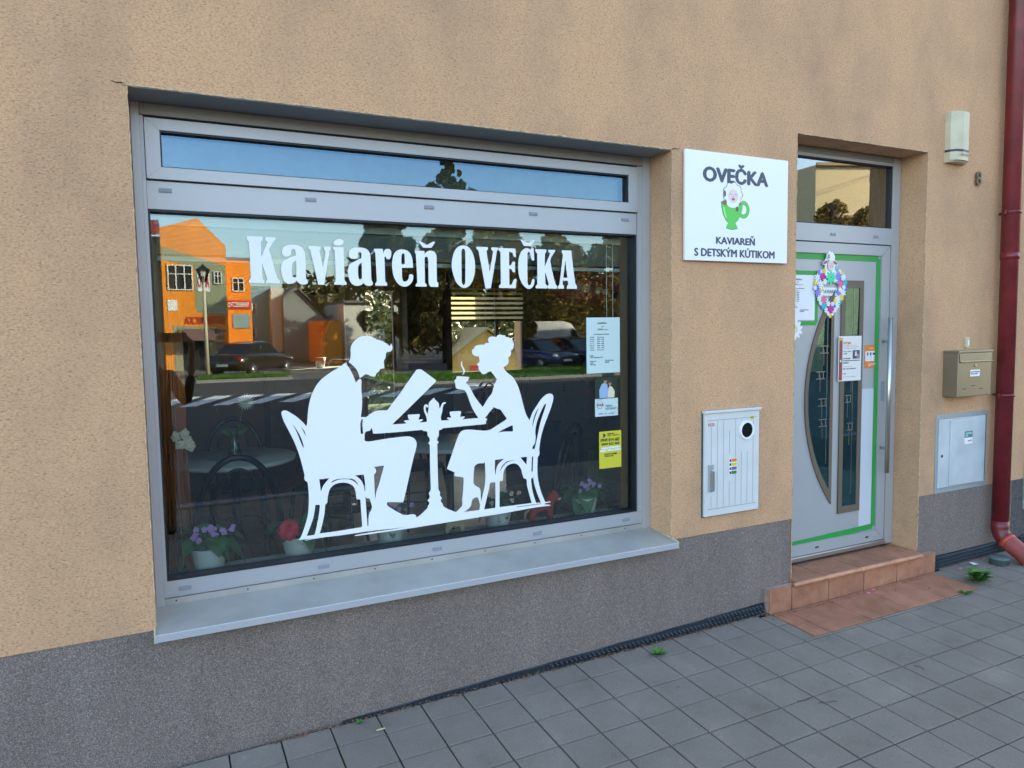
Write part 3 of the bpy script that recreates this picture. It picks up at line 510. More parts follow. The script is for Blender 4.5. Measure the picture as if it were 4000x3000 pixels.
holes = [pts(R1, '302,1388 345,1440 400,1530 440,1620') + pts(R2, '462,220 465,265 445,225 410,140') + pts(R1, '355,1480'),
 pts(R1, '420,1415 450,1455 480,1500 500,1563 485,1540 455,1480'), pts(R2, '690,710 838,692 790,745 745,805 713,888 702,800'),
 pts(R2, '855,762 890,728 950,708 1040,698 1120,703 1150,697 1190,715 1230,750 1257,797 1210,755 1150,718 1050,706 960,717'),
 pts(R2, '1203,652 1330,640 1338,680 1350,780 1353,880 1343,878 1330,800 1300,735 1260,690'),
 pts(R2, '697,1488 735,1350 765,1200 778,1072 803,1050 812,970 825,900 850,840 900,790 960,765 1040,757 1110,768 1170,800 1200,845 1215,900 1225,985 1240,997 1270,997 1282,1010 1290,1130 1300,1260 1308,1380 1298,1398 915,1460'),
 pts(R2, '510,1524 560,1390 600,1280 620,1180 632,1085 645,1077 690,1075 698,1090 690,1180 670,1300 645,1420 625,1498 612,1510'),
 pts(R2, '1475,530 1625,510 1600,600 1550,780 1510,900 1500,990 1490,940 1478,640 1500,620 1508,590 1500,555'),
 pts(R2, '1353,940 1362,970 1380,982 1415,985 1425,1020 1447,1090 1440,1150 1415,1190 1400,1260 1398,1380 1385,1382 1375,1250 1360,1050'),
 pts(R1, '1437,1440 1458,1480 1462,1520 1480,1527 1800,1505 2180,1470') + pts(R3, '310,1380 325,1393 370,1400 380,1420 382,1460 400,1480 410,1500 408,1535 388,1562 410,1578 412,1640')
 + pts(R4, '415,700 425,1000 420,1020 405,1045 400,1070 410,1100 405,1125 385,1150 385,1165 405,1185 400,1210 385,1230 380,1260 350,1290 315,1325 260,1370 205,1403 230,1385 225,1365 205,1348 165,1345 100,1355 40,1350')
 + pts(R2, '1880,1212 1800,1170 1700,1110 1668,1080 1665,1050 1680,1037 1895,1040 1905,1020 1970,740 2040,430 2085,260 2092,200 2080,150 2040,110 1990,92 1920,92 1700,118 1500,150 1410,165 1350,158 1343,140 1343,60 1355,30 1380,17 1415,10') + pts(R1, '1430,1465'),
 pts(R3, '585,1358 1170,1300 1170,1265 1185,1240 1175,1225 1155,1215 1175,1195 1230,1125 1275,1073 1310,1090 1360,1105 1390,1140 1448,1222 1440,1240 1350,1300 1240,1370 1200,1385 1140,1390 1050,1383 940,1376 870,1383 830,1405 805,1440 770,1530')
 + pts(R4, '645,725 650,735 748,778 742,820 750,830 850,842 868,855 868,900 862,1020 850,1130 850,1215 840,1240 770,1310 750,1310 710,1295 640,1265 595,1235 583,1200 560,1170 560,1150 577,1125 550,1095 547,1070 553,1050 530,1010 525,950 517,700 512,410 515,390 535,372 515,355 513,320 530,290 535,215 545,205 575,198'),
 pts(R3, '1330,1418 1400,1375 1515,1320 1530,1325 1535,1385 1525,1402 1400,1403'),
 pts(R4, '1003,930 1000,860 1012,710 1030,680 1070,658 1140,655 1155,635 1158,700 1163,850 1150,980 1120,1100 1103,1180 1100,1120 1095,1020 1075,985 1030,960'),
 pts(R4, '865,1313 920,1280 965,1230 978,1170 1000,1130 1045,1112 1062,1125 1085,1200 1090,1210 1080,1285 1065,1288'),
 pts(R4, '1145,1277 1180,1130 1210,1000 1222,925 1240,915 1290,912 1297,905 1297,1250 1290,1258'),
 pts(R4, '1353,1247 1353,890 1365,897 1390,895 1400,870 1405,790 1430,720 1480,675 1545,658 1600,675 1640,730 1660,800 1680,860 1710,865 1720,885 1725,960 1750,1060 1787,1192'),
 pts(R4, '1290,610 1417,595 1350,650 1315,710 1300,790 1293,822 1288,720'), pts(R4, '1358,770 1375,710 1410,665 1460,627 1577,613 1470,635 1420,675 1380,730'),
 pts(R4, '1635,578 1715,568 1722,575 1717,675'), pts(R4, '1790,565 1807,563 1800,765 1783,767'),
 pts(R4, '1805,820 1820,930 1860,1060 1910,1185 1845,1190 1800,1040 1778,880 1785,858 1803,855'), pts(R4, '1585,1243 1780,1215 1916,1197 1918,1203 1780,1223 1588,1250'),
 pts(R3, '1985,1025 1960,1110 1910,1260 1870,1440 1830,1630 1810,1642 1795,1630 1800,1605 1830,1560 1840,1480 1835,1400 1855,1280 1900,1160 1940,1070 1970,1030'),
 pts(R3, '1882,1085 1850,1160 1815,1270 1803,1330 1797,1325 1805,1260 1830,1170 1860,1110'),
 pts(R1, '1290,1330 1283,1370 1282,1440 1288,1520 1297,1532 1312,1530 1322,1515 1316,1470 1313,1400 1315,1345 1325,1322 1310,1318'),
 pts(R3, '1505,150 1522,190 1521,225 1527,190')]
head = pts(R1, '1110,495 1130,465 1138,440 1143,380 1140,300 1160,240 1200,190 1250,145 1310,122 1370,117 1440,127 1475,150 1505,155 1500,162 1520,172 1560,182 1600,195 1650,225 1703,265 1718,250 1715,228 1735,245 1745,280 1738,315 1710,345 1665,350 1650,380 1645,430 1625,465 1620,490 1623,540 1627,575 1615,588 1570,592 1555,620 1530,645 1510,655 1502,690 1485,707 1440,698 1380,672 1350,672 1320,695 1280,722 1270,718 1258,670 1225,600 1180,550 1140,515')
steam = pts(R3, '850,445 835,470 833,510 850,545 865,590 860,615 845,642 870,625 885,595 880,560 862,530 850,500 845,470')
dec = shift(flat([smooth_loop(l, 3) for l in [out] + holes + [head, steam]], .0003), YD)
tag(put('window_decal', dec, M['white']), 'big white decal of a man and woman at a table on the shop window', 'window decal')
glyph = dict(
 K=(L1c, '76,132 268,140 272,180 248,205 253,392 333,205 305,180 308,145 425,147 430,180 400,205 350,300 455,655 485,690 485,718 312,715 312,690 330,665 268,475 262,480 270,660 292,685 292,712 103,710 103,680 127,655 103,210 78,178', None),
 a=(L1c, '510,320 530,275 580,245 640,238 710,248 760,280 785,320 797,370 808,660 830,685 828,720 790,730 740,725 705,700 690,680 665,705 620,722 580,720 540,690 515,640 500,560 503,490 530,440 590,410 680,370 678,320 665,295 640,290 625,310 620,360 580,385 540,385 510,355', '683,432 645,460 633,510 635,600 645,640 665,650 685,635 688,560'),
 v=(L1c, '835,255 982,262 985,290 970,310 1017,520 1048,320 1028,300 1028,265 1112,267 1112,295 1095,320 1032,735 958,733 860,310 835,285', None),
 i=(L1c, '1140,267 1268,272 1275,400 1283,680 1307,705 1307,735 1157,733 1157,705 1175,680 1160,310 1140,290', '1143,215 1160,188 1200,172 1240,172 1268,190 1268,215 1240,240 1200,248 1158,243'),
 a2=(L1c, '1335,345 1350,305 1390,280 1450,274 1520,280 1570,305 1595,350 1603,400 1615,680 1632,700 1630,735 1595,748 1550,742 1515,712 1490,735 1440,747 1390,735 1350,690 1330,620 1328,540 1350,480 1410,445 1492,405 1490,350 1480,328 1465,323 1450,335 1443,390 1420,413 1370,415 1340,390', '1495,462 1465,480 1450,520 1450,610 1460,660 1478,670 1498,650 1497,560'),
 r=(L1c, '1645,290 1755,292 1762,350 1775,310 1800,292 1840,295 1858,325 1855,390 1835,420 1800,415 1793,385 1775,390 1785,690 1808,715 1808,747 1663,745 1663,715 1682,695 1663,335 1645,318', None),
 e=(L1c, '1990,298 2050,310 2095,350 2120,420 2127,525 1990,525 1993,640 2005,690 2030,697 2060,680 2078,640 2078,610 2110,603 2132,620 2125,680 2090,730 2040,757 1985,750 1930,705 1890,630 1870,520 1873,430 1895,350 1940,308', '1985,482 1985,380 1995,348 2010,345 2024,360 2027,482'),
 n=(L2c, '65,310 183,317 185,360 215,325 260,312 305,325 328,365 333,420 338,690 355,715 353,762 265,760 245,740 235,700 230,440 222,395 205,385 185,400 190,710 212,730 210,758 77,755 77,730 95,705 77,350 65,338', '110,195 135,198 215,243 290,203 318,203 270,278 165,276'),
 O=(L2c, '663,247 725,268 772,330 800,420 808,510 800,610 775,690 735,750 680,774 625,755 575,700 540,610 521,510 525,420 555,320 600,265', '662,285 682,300 688,340 688,690 683,725 665,737 648,722 643,690 640,340 645,300'),
 V=(L2c, '825,265 965,270 968,295 948,320 990,575 1032,320 1008,298 1010,272 1092,275 1092,300 1078,315 1065,400 1003,778 937,777 850,315 825,290', None),
 E=(L2c, '1098,279 1305,288 1313,385 1300,395 1285,385 1270,340 1228,322 1228,493 1255,490 1270,450 1300,448 1303,570 1290,583 1272,575 1260,545 1230,535 1232,740 1262,730 1288,670 1310,658 1320,670 1310,778 1105,773 1105,745 1127,725 1122,330 1098,305', None),
 C=(L2c, '1540,430 1520,437 1505,420 1490,350 1478,330 1463,330 1455,350 1455,700 1463,735 1480,742 1498,725 1510,680 1520,662 1535,662 1542,680 1535,730 1510,770 1480,785 1440,775 1390,720 1350,620 1340,500 1350,400 1375,330 1415,290 1450,283 1480,292 1490,303 1502,285 1530,285 1535,350', '1367,177 1392,180 1457,220 1525,182 1548,182 1502,255 1412,255'),
 K2=(L2c, '1553,295 1688,300 1690,325 1672,350 1668,510 1735,350 1713,325 1715,302 1797,305 1795,330 1775,350 1737,440 1800,725 1823,750 1820,783 1703,780 1703,750 1720,730 1677,585 1672,585 1677,725 1700,745 1698,780 1557,778 1557,750 1577,725 1575,350 1553,325', None),
 A=(L2c, '1878,308 1997,312 2005,400 2045,720 2065,745 2063,785 1943,783 1943,755 1960,730 1952,685 1892,683 1887,725 1905,750 1903,782 1830,780 1832,755 1850,730 1893,360 1878,340', '1922,425 1898,648 1948,648'))
lt = thing('window_lettering', 'big white cut-out lettering reading Kaviareň OVEČKA across the top of the shop window', 'window lettering', (1.1, YD, 1.8))
for k, (f, a_, b_) in glyph.items():
    loops = [smooth_loop(pts(f, a_), 3, 42)] + ([smooth_loop(pts(f, b_), 3, 42)] if b_ else [])
    put('letter', shift(flat(loops, .0003), YD), M['white'], lt)

# ================================================================== PAVEMENT AND STEP
def ground_mesh(mb):
    for i, v in enumerate(mb.v): mb.v[i] = (v[0], v[1], v[2] + gz(v[0], v[1]))
    return mb
G0x, G0y, GT = .960, .034, .2
LX0, LX1, LY0, LY1 = 3.045, 4.455, -.346, -.052          # terracotta landing in the pavement
pv = MB(); rnd = random.Random(3); J = .0033
for i in range(-22, 30):
    for j in range(0, 23):
        x0, x1 = G0x + GT * (i), G0x + GT * (i + 1); y1, y0 = G0y - GT * (j), G0y - GT * (j + 1)
        if j == 0: y1 = -.014
        if x1 > 3.05 and x0 < 4.51: y1 = min(y1, -.041)
        if y1 - y0 < .02: continue
        if x0 >= LX1 - .05 and y1 > -.4: pass
        # cut around the landing
        rects = [(x0, x1, y0, y1)]
        if x1 > LX0 and x0 < LX1 and y1 > LY0:
            rects = []
            if y0 < LY0: rects.append((x0, x1, y0, LY0))
            if x0 < LX0: rects.append((x0, LX0, max(y0, LY0), y1))
            if x1 > LX1: rects.append((LX1, x1, max(y0, LY0), y1))
        for (a, b, c, d_) in rects:
            a, b, c, d_ = a + J, b - J, c + J, d_ - J
            if b - a < .01 or d_ - c < .01: continue
            h = rnd.uniform(-.0012, .0012); tx, ty = rnd.uniform(-.004, .004), rnd.uniform(-.004, .004); e = .0022
            cx, cy = (a + b) / 2, (c + d_) / 2
            f = lambda x, y, z: (x + rnd.uniform(-.0006, .0006), y + rnd.uniform(-.0006, .0006), z + h + (x - cx) * tx + (y - cy) * ty)
            top = [f(a + e, c + e, 0), f(b - e, c + e, 0), f(b - e, d_ - e, 0), f(a + e, d_ - e, 0)]
            lo = [f(a, c, -.0018), f(b, c, -.0018), f(b, d_, -.0018), f(a, d_, -.0018)]; bt = [(x, y, -.03) for x, y, z in lo]
            pv.add(top + lo, [(0, 1, 2, 3)] + [(4 + k, 4 + (k + 1) % 4, (k + 1) % 4, k) for k in range(4)])
            pv.add(lo + bt, [(4 + k, 4 + (k + 1) % 4, (k + 1) % 4, k) for k in range(4)], 1)
ground_mesh(pv); tag(pv.put('pavement', [M['paver'], M['joint']]), kind='structure')
jb = MB().add([(-8, -4.7, -.013), (9, -4.7, -.013), (9, .06, -.013), (-8, .06, -.013)], [(0, 1, 2, 3)]); ground_mesh(jb)
tag(jb.put('ground', M['joint']), kind='structure')
# step of terracotta tiles in front of the door
st = thing('door_step', 'terracotta tiled step with rounded nosing in front of the silver entrance door', 'step', (3.8, -.03, .03))
r_ = MB(); g_ = MB()
def tilebox(mb, x0, x1, y0, y1, z0, z1): mb.box(x0 + .0028, x1 - .0028, y0, y1, z0, z1, bev=.003)
xt = [3.035, 3.205, 3.505, 3.805, 4.105, 4.40, 4.50]
for a, b in zip([3.032, 3.208, 3.51, 3.815, 4.12], [3.208, 3.51, 3.815, 4.12, 4.50]): tilebox(r_, a, b, -.039, -.029, gz(a, -.06) - .02, .176)
r_.put('riser', M['terra'], st)
t_ = MB()
for a, b in zip([3.243, 3.463, 3.763, 4.063], [3.463, 3.763, 4.063, 4.360]): tilebox(t_, a, b, -.044, .178, .178, .1925)
t_.put('tread', M['terra'], st)
n_ = MB()
for a, b in zip([3.21, 3.463, 3.763, 4.063], [3.4605, 3.7605, 4.0605, 4.335]): n_.tube([(a, -.053, .1805), (b, -.053, .1805)], .0125, 16)
n_.put('nosing', M['terra2'], st)
g_.box(3.036, 4.496, -.0287, .003, -.05, .172); g_.box(3.2405, 4.3645, .0, .24, .0, .1775); g_.put('mortar_bed', mat('pinkish_mortar', (.34, .235, .19), .95, var=(30, .3)), st)
la = MB()
xl = [LX0, LX0 + .11, LX0 + .44, LX0 + .77, LX0 + 1.09, LX1]
for a, b in zip(xl, xl[1:]): la.box(a + .002, b - .002, LY0 + .002, LY1, -.010, .0025, bev=.002)
ground_mesh(la); tag(la.put('landing_slab', M['terra']), 'strip of flat terracotta tiles set into the grey pavers before the step', 'paving tiles')
# black dimpled membrane at the foot of the wall
def membrane(xa, xb, ha, hb, label):
    mb = MB(); n = int((xb - xa) / .027)
    for i in range(n):
        x = xa + .027 * i; x2 = x + .027; t = i / n; t2 = (i + 1) / n; z = gz(x, 0) - .012; wv = .002 * math.sin(i * .31)
        h1 = ha + (hb - ha) * t + .0025 * math.sin(i * .5) ; h2 = ha + (hb - ha) * t2 + .0025 * math.sin((i + 1) * .5)
        mb.quad((x, -.004 - .006, z), (x2, -.010, z + .0002), (x2, -.010 , z + .012 + h2), (x, -.010, z + .012 + h1))
        for k in range(4):
            zz = z + .011 + k * .023; top = z + .012 + h1
            if zz > top - .004: continue
            ox = .0135 if k % 2 else 0
            c = (x + ox, -.010, zz); r = .0125
            for q in range(6):
                a1, a2 = q * math.pi / 3, (q + 1) * math.pi / 3
                P0 = (c[0] + r * math.cos(a1), c[1], c[2] + r * math.sin(a1)); P1 = (c[0] + r * math.cos(a2), c[1], c[2] + r * math.sin(a2))
                Q0 = (c[0] + r * .5 * math.cos(a1), c[1] - .012, c[2] + r * .5 * math.sin(a1)); Q1 = (c[0] + r * .5 * math.cos(a2), c[1] - .012, c[2] + r * .5 * math.sin(a2))
                mb.quad(P0, P1, Q1, Q0); mb.add([Q0, Q1, (c[0], c[1] - .006, c[2])], [(0, 1, 2)])
    mb.quad((xa, -.011, gz(xa, 0) - .03), (xb, -.011, gz(xb, 0) - .03), (xb, .004, gz(xb, 0) + hb), (xa, .004, gz(xa, 0) + ha))
    return tag(mb.put('wall_membrane', M['mem']), label, 'membrane', 'black dimpled membrane along the wall base')
membrane(.62, 3.03, .006, .060, 'long black dimpled membrane strip at the wall foot below the shop window')
membrane(4.485, 5.75, .080, .072, 'short black dimpled membrane strip at the wall foot between step and downpipe')

# ================================================================== THINGS ON THE WALL
def plate(x0, x1, z0, z1, th, y=-.0): return MB().box(x0, x1, y - th, y, z0, z1, bev=.002)
def print_on(parent, s, box, y, m, bold=0, name='lettering', slant=0):
    if bold < .012: return put(name, text(s, box, y, 0, slant=slant), m, parent)
    w_ = (box[2] - box[0]) / max(1, max(len(q) for q in s.split('\n'))) * bold * 2.2
    lay = []
    for i, (dx, dz) in enumerate(((-1, 0), (1, 0), (0, .6), (0, -.6))):
        me = text(s, (box[0] + w_ + dx * w_, box[1] + w_ * .6 + dz * w_, box[2] - w_ + dx * w_, box[3] - w_ * .6 + dz * w_), y - i * .00006, 0, slant=slant); lay.append((me, 0))
    return put(name, join(lay), m, parent)
# --- cafe sign
SX0, SX1, SZ0, SZ1 = 2.436, 3.15, 2.017, 2.578
sg_ = thing('shop_sign', 'square white wall sign OVEČKA with a sheep in a green cup', 'sign', (2.79, -.02, SZ0))
MB().box(SX0, SX1, -.022, -.006, SZ0, SZ1, bev=.0015).put('board', M['board'], sg_)
for x in (SX0 + .05, SX1 - .05):
    for z in (SZ0 + .05, SZ1 - .05): MB().box(x - .01, x + .01, -.006, 0, z - .01, z + .01).put('spacer', M['cap'], sg_)
C1 = lambda x, y: (lambda q: (q.x, q.z))(at(2600 + x * .36166, 500 + y * .36166, -.022))
def bx(f, xa, ya, xb, yb): a = f(xa, ya); b = f(xb, yb); return (a[0], b[1], b[0], a[1])
yS = -.0222
z_a = C1(400, 575)[1]; x_a, x_b = C1(400, 490)[0], C1(1110, 560)[0]
print_on(sg_, 'OVEČKA', (x_a, C1(660, 600)[1], x_b, C1(820, 398)[1]), yS, M['ink'], .038)
print_on(sg_, 'KAVIAREŇ', (C1(543, 1200)[0], C1(560, 1253)[1], C1(965, 1200)[0], C1(940, 1168)[1]), yS, M['ink'], .038)
print_on(sg_, 'S DETSKÝM KÚTIKOM', (C1(308, 1340)[0], C1(330, 1382)[1], C1(1178, 1340)[0], C1(680, 1288)[1]), yS, M['ink'], .038)
def logo(parent, cx, cz, s, y, detail=True):
    """sheep sitting in a green cup; s = overall height"""
    k = s / 1.24; T = lambda L: [(cx + x * k, cz + z * k) for x, z in L]
    def sh(L, m, dy, name): return put(name, shift(flat([T(l) for l in L], .0002), y - dy), m, parent)
    cup = [(-.42, .17), (-.40, 0), (-.34, -.2), (-.24, -.36), (-.14, -.44), (-.2, -.52), (-.22, -.6), (0, -.63), (.22, -.6), (.2, -.52), (.13, -.44), (.24, -.34), (.33, -.2), (.40, 0), (.42, .17)]
    if detail:
        sh([[(x * 1.04, z * 1.03 - .002) for x, z in cup]], M['cupdark'], .0001, 'cup_outline')
        sh([oval(.46, .0 - .02, .25, .27), oval(.46, -.02, .13, .15)], M['cupdark'], .0001, 'cup_handle_outline')
    sh([oval(.46, -.02, .235, .255), oval(.46, -.02, .145, .165)], M['cupgreen'], .0004, 'cup_handle')
    sh([cup], M['cupgreen'], .0006, 'cup')
    if detail:
        sh([oval(-.02, .15, .40, .10)], M['cupdark'], .0007, 'rim'); sh([oval(-.02, .145, .36, .075)], M['tea'], .0009, 'tea')
    w = [(.03 + .36 * math.cos(a) * (1 + .07 * math.cos(9 * a)), .42 + .34 * math.sin(a) * (1 + .07 * math.cos(9 * a))) for a in [2 * math.pi * i / 54 for i in range(54)]]
    if detail: sh([[(.03 + (x - .03) * 1.06, .42 + (z - .42) * 1.06) for x, z in w]], M['ink'], .0010, 'wool_outline')
    sh([w], M['white'], .0012, 'wool')
    if detail:
        sh([oval(.03, .14, .25, .13)], M['white'], .00125, 'body'); sh([oval(.04, .36, .2, .21)], M['blush'], .0014, 'face')
        sh([oval(-.30, .42, .055, .10)], M['brown'], .0016, 'paw'); sh([oval(.2, -.02, .06, .08)], M['brown'], .0018, 'paw'); sh([oval(.36, .30, .05, .1)], M['blush'], .0014, 'ear')
        sh([[(-.03, .30), (.11, .30), (.09, .25), (.04, .225), (-.01, .25)]], M['tea'], .0016, 'mouth'); sh([oval(.04, .35, .02, .015)], M['ink'], .0016, 'nose')
        for sx_ in (-.06, .14): sh([[(sx_ - .05, .40), (sx_, .44), (sx_ + .05, .40), (sx_ + .04, .395), (sx_, .425), (sx_ - .04, .395)]], M['ink'], .0016, 'eye')
        sh([[(-.36, .02), (-.3, -.2), (-.24, -.3), (-.2, -.3), (-.26, -.16), (-.3, .01)]], mat('pale_green_shine', (.35, .8, .25), .4), .0009, 'shine')
cc = C1(735, 880); logo(sg_, cc[0] - .012, cc[1] + .006, .215, yS)
# --- white meter cabinet
mc = thing('meter_cabinet', 'white painted electricity meter cabinet with round window set in the tan wall', 'meter cabinet', (2.77, -.0, .65))
CX0, CX1, CZ0, CZ1 = 2.575, 2.962, .650, 1.222
MB().box(CX0 - .008, CX1 + .012, -.002, .03, CZ0 - .006, CZ1 + .003).put('recess', M['interior_dark'], mc)
dr = MB().box(CX0, CX1, -.018, -.0025, CZ0, CZ1 - .012, bev=.003).put('door', M['cabinet'], mc)
MB().box(CX0 - .006, CX1 + .008, -.028, -.0, CZ1 - .0115, CZ1 + .002, bev=.002).put('rain_ledge', M['cabinet'], mc)
gr = MB(); n = 8
for i in range(n):
    x = CX0 + .045 + i * .0425
    za, zb = CZ0 + .045, CZ1 - .055
    segs = [(za, zb)]
    if i in (5, 6, 7): segs = [(za, .985), (1.155, zb)] if i != 7 else [(za, zb)]
    if i == 0: segs = [(za, .76), (.93, zb - .03)]
    if i in (3,): segs = [(za, .83), (.98, 1.11)]
    for a, b in segs: gr.box(x - .0011, x + .0011, -.0186, -.0178, a, b)
gr.box(CX0 + .02, CX1 - .02, -.0187, -.0178, CZ1 - .052, CZ1 - .049)
gr.box(CX0 + .02, CX1 - .02, -.0187, -.0178, CZ0 + .038, CZ0 + .041)
gr.put('grooves', M['cap'], dr)
def ring(c, r1, r2, y, dep, m, name, parent): return put(name, shift(flat([oval(c[0], c[1], r1, r1, 40)] + ([oval(c[0], c[1], r2, r2, 40)] if r2 else []), dep), y), m, parent)
wc = (2.868, 1.103); ring(wc, .051, .041, -.026, .008, M['white'], 'window_ring', dr); ring(wc, .042, 0, -.0195, .001, M['interior_dark'], 'round_window', dr); ring(wc, .0415, 0, -.0225, .0005, M['vase'], 'round_pane', dr)
h = MB(); h.box(CX0 + .022, CX0 + .058, -.026, -.018, .785, .935, bev=.004); h = h.put('swing_handle', M['zinc'], dr)
MB().box(CX0 + .036, CX0 + .056, -.036, -.0265, .79, .905, bev=.004).put('lever', M['steel'], h)
st_ = MB()
def sticker(par, x0, z0, x1, z1, m, y, name='sticker'): return put(name, shift(flat([rrect(x0, z0, x1, z1)], .0003), y), m, par)
sticker(dr, 2.745, .865, 2.80, .955, M['white'], -.0188, 'warning_sticker')
for i, (m_, a) in enumerate((('orange', .9345), ('yellow', .912), ('lilacp', .8895), ('cupdark', .867))): sticker(dr, 2.762, a, 2.798, a + .018, M[m_], -.0193, 'sticker_field'); sticker(dr, 2.748, a + .002, 2.759, a + .016, M['black'], -.0193, 'pictogram')
sticker(dr, 2.598, 1.142, 2.640, 1.156, M['red'], -.0188, 'red_label'); print_on(dr, 'SPOS.SK', (2.602, 1.145, 2.636, 1.153), -.0193, M['white'], .02)
sticker(dr, 2.895, 1.158, 2.918, 1.178, M['yellow'], -.0188, 'yellow_label'); print_on(dr, 'POZOR', (2.897, 1.168, 2.916, 1.174), -.0193, M['black'], .02)
# --- gas box
gb = thing('utility_box', 'galvanised whitish utility box door in a dark metal frame left of the red downpipe', 'utility box', (4.79, 0, .55))
GX0, GX1, GZ0, GZ1 = 4.518, 5.066, .553, 1.075
put('frame', shift(flat([rrect(GX0, GZ0, GX1, GZ1), rrect(GX0 + .022, GZ0 + .03, GX1 - .03, GZ1 - .03)], .012), -.004), M['zinc'], gb)
db = MB().box(GX0 + .024, GX1 - .032, -.012, .0, GZ0 + .032, GZ1 - .032, bev=.004)
db.box(GX0 + .13, GX1 - .075, -.0185, -.0115, GZ0 + .038, GZ1 - .045, bev=.005); db = db.put('door', M['galv'], gb)
MB().box(GX1 - .0315, GX1 - .024, -.0095, -.002, GZ0 + .04, GZ1 - .03).put('dark_frame_side', M['gasket'], gb)  # dark strip painted in for the shaded inner side of the frame
ring((GX0 + .055, .80), .010, 0, -.0135, .002, M['gasket'], 'lock', db)
sticker(db, 4.795, .905, 4.88, .948, mat('teal_label', (.02, .25, .22), .5), -.0190, 'label_top'); sticker(db, 4.795, .862, 4.88, .9045, M['paper'], -.0190, 'label_bottom')
print_on(db, 'HLAVNÝ UZÁVER\nPLYNU', (4.805, .912, 4.87, .942), -.0194, M['white'], .015); print_on(db, 'NEFAJČIŤ', (4.83, .875, 4.872, .890), -.0194, M['red'], .015)
# --- letter box
lb = thing('letter_box', 'brushed steel letter box with white name label on the wall right of the door', 'letter box', (4.75, -.05, 1.19))
body = MB().box(4.574, 4.924, -.1, -.001, 1.196, 1.480, bev=.003).put('body', M['olive'], lb)
MB().box(4.570, 4.928, -.108, -.001, 1.4805, 1.494, bev=.002).put('lid', M['olive'], lb)
fl = MB().box(4.582, 4.916, -.107, -.1005, 1.425, 1.474, bev=.002); fl.box(4.582, 4.916, -.115, -.1005, 1.418, 1.427, bev=.003); fl.put('flap', M['olive'], lb)
ring((4.752, 1.395), .009, 0, -.104, .006, M['steel'], 'lock', lb)
sticker(lb, 4.70, 1.325, 4.80, 1.368, M['paper'], -.1008, 'name_label'); print_on(lb, 'Kaviareň s detským kútikom\nOtvorené pre všetkých', (4.705, 1.335, 4.795, 1.360), -.1013, M['black'], .0)
for (x, z) in ((4.625, 1.245), (4.715, 1.262), (4.80, 1.240)):
    sl_ = MB()
    for kk in range(3): sl_.box(x + kk * .014, x + kk * .014 + .011, -.1012, -.1002, z, z + .004)
    sl_.put('ventilation_slot', M['gasket'], lb)
bl = thing('door_bell', 'small cream door bell button above the letter box', 'door bell', (4.80, -.01, 1.51))
MB().box(4.785, 4.819, -.018, 0, 1.509, 1.577, bev=.003).put('housing', M['cream'], bl); MB().box(4.797, 4.808, -.022, -.0185, 1.523, 1.558, bev=.001).put('button', M['board'], bl)
# --- siren
al = thing('alarm_siren', 'weathered cream alarm siren box with dark band high on the wall', 'alarm siren', (4.6, -.03, 2.68))
def cs(z, s=1., d=0): return [(4.525, -.0, z), (4.715 , -.0, z), (4.705 * 1, -.035 - d, z), (4.67, -.062 - d, z), (4.60, -.072 - d, z), (4.55, -.062 - d, z), (4.527, -.035 - d, z)]
l_ = loft([cs(2.700), cs(2.715), cs(2.985), cs(3.0)], False); l_.put('housing', M['cream'], al)
put('band', loft([[(x, y * 1.02 - .0008, z) for x, y, z in cs(2.752)], [(x, y * 1.02 - .0008, z) for x, y, z in cs(2.766)]], False).mesh(), M['navy'], al)
put('base', loft([[(x * 1, y * .7, z) for x, y, z in cs(2.690)], [(x, y * .85, z) for x, y, z in cs(2.6995)]], False).mesh(), M['cream'], al)
print_on(al, 'JABLOTRON', (4.57, 2.722, 4.68, 2.740), -.0735, M['brass'], .02)
# --- house number
hn = put('house_number', join([(text('8', (4.838 + dx, 2.571, 4.886 + dx, 2.660), -.006 - i * .0002, 0, .012), 0) for i, dx in enumerate((-.0014, .0014, 0))]), mat('dark_patinated_brass', (.17, .13, .08), .5, .4)); tag(hn, 'brass house number 8 on the wall under the siren', 'house number')
# --- downpipe
dp = thing('downpipe', 'dark red rainwater downpipe with a bleached lighter elbow at the foot', 'downpipe', (5.12, -.08, .1))
PXc, PY, PR = 5.125, -.075, .052
MB().tube([(PXc, PY, .30), (PXc, PY, 2.12), (PXc, PY, 2.125), (PXc, PY, TOP)], [PR, PR, PR + .003, PR + .003], 28).put('pipe', M['redpipe'], dp)
MB().tube([(PXc, PY, 2.09), (PXc, PY, 2.135)], PR + .0038, 28).put('pipe_joint', M['redpipe'], dp)
for z in (1.18, 2.40, 3.9):
    c_ = MB(); c_.tube([(PXc, PY, z - .009), (PXc, PY, z + .009)], PR + .007, 28); c_.box(PXc - PR - .022, PXc - PR - .004, PY - .008, PY + .008, z - .016, z + .016, bev=.003); c_.tube([(PXc, PY, z), (PXc, 0, z)], .008, 8); c_.put('bracket', M['redpipe'], dp)
el = [(PXc, PY, .315), (PXc, PY, .27)] ; 
for q in range(1, 9):
    a = R_(62) * q / 8; el.append((PXc, PY - .10 * (1 - math.cos(a)), .27 - .10 * math.sin(a)))
MB().tube(el, PR + .002, 28).put('elbow', M['redpipe'], dp)
e0 = Vector(el[-1]); ed = (Vector(el[-1]) - Vector(el[-2])).normalized()
MB().tube([e0 - ed * .015, e0 + ed * .015], PR + .008, 28).put('socket_rim', mat('orange_red_rim', (.42, .06, .03), .4), dp)
sh_ = MB(); sh_.tube([e0 + ed * .015, e0 + ed * .17], PR + .005, 28, caps=False); sh_.tube([e0 + ed * .17, e0 + ed * .015], PR + .001, 28, caps=False); sh_.put('pipe_shoe', M['shoe'], dp)
dcp = ray(3903, 2182); dcp = CAM + dcp * ((.085 - CAM.z) / dcp.z)
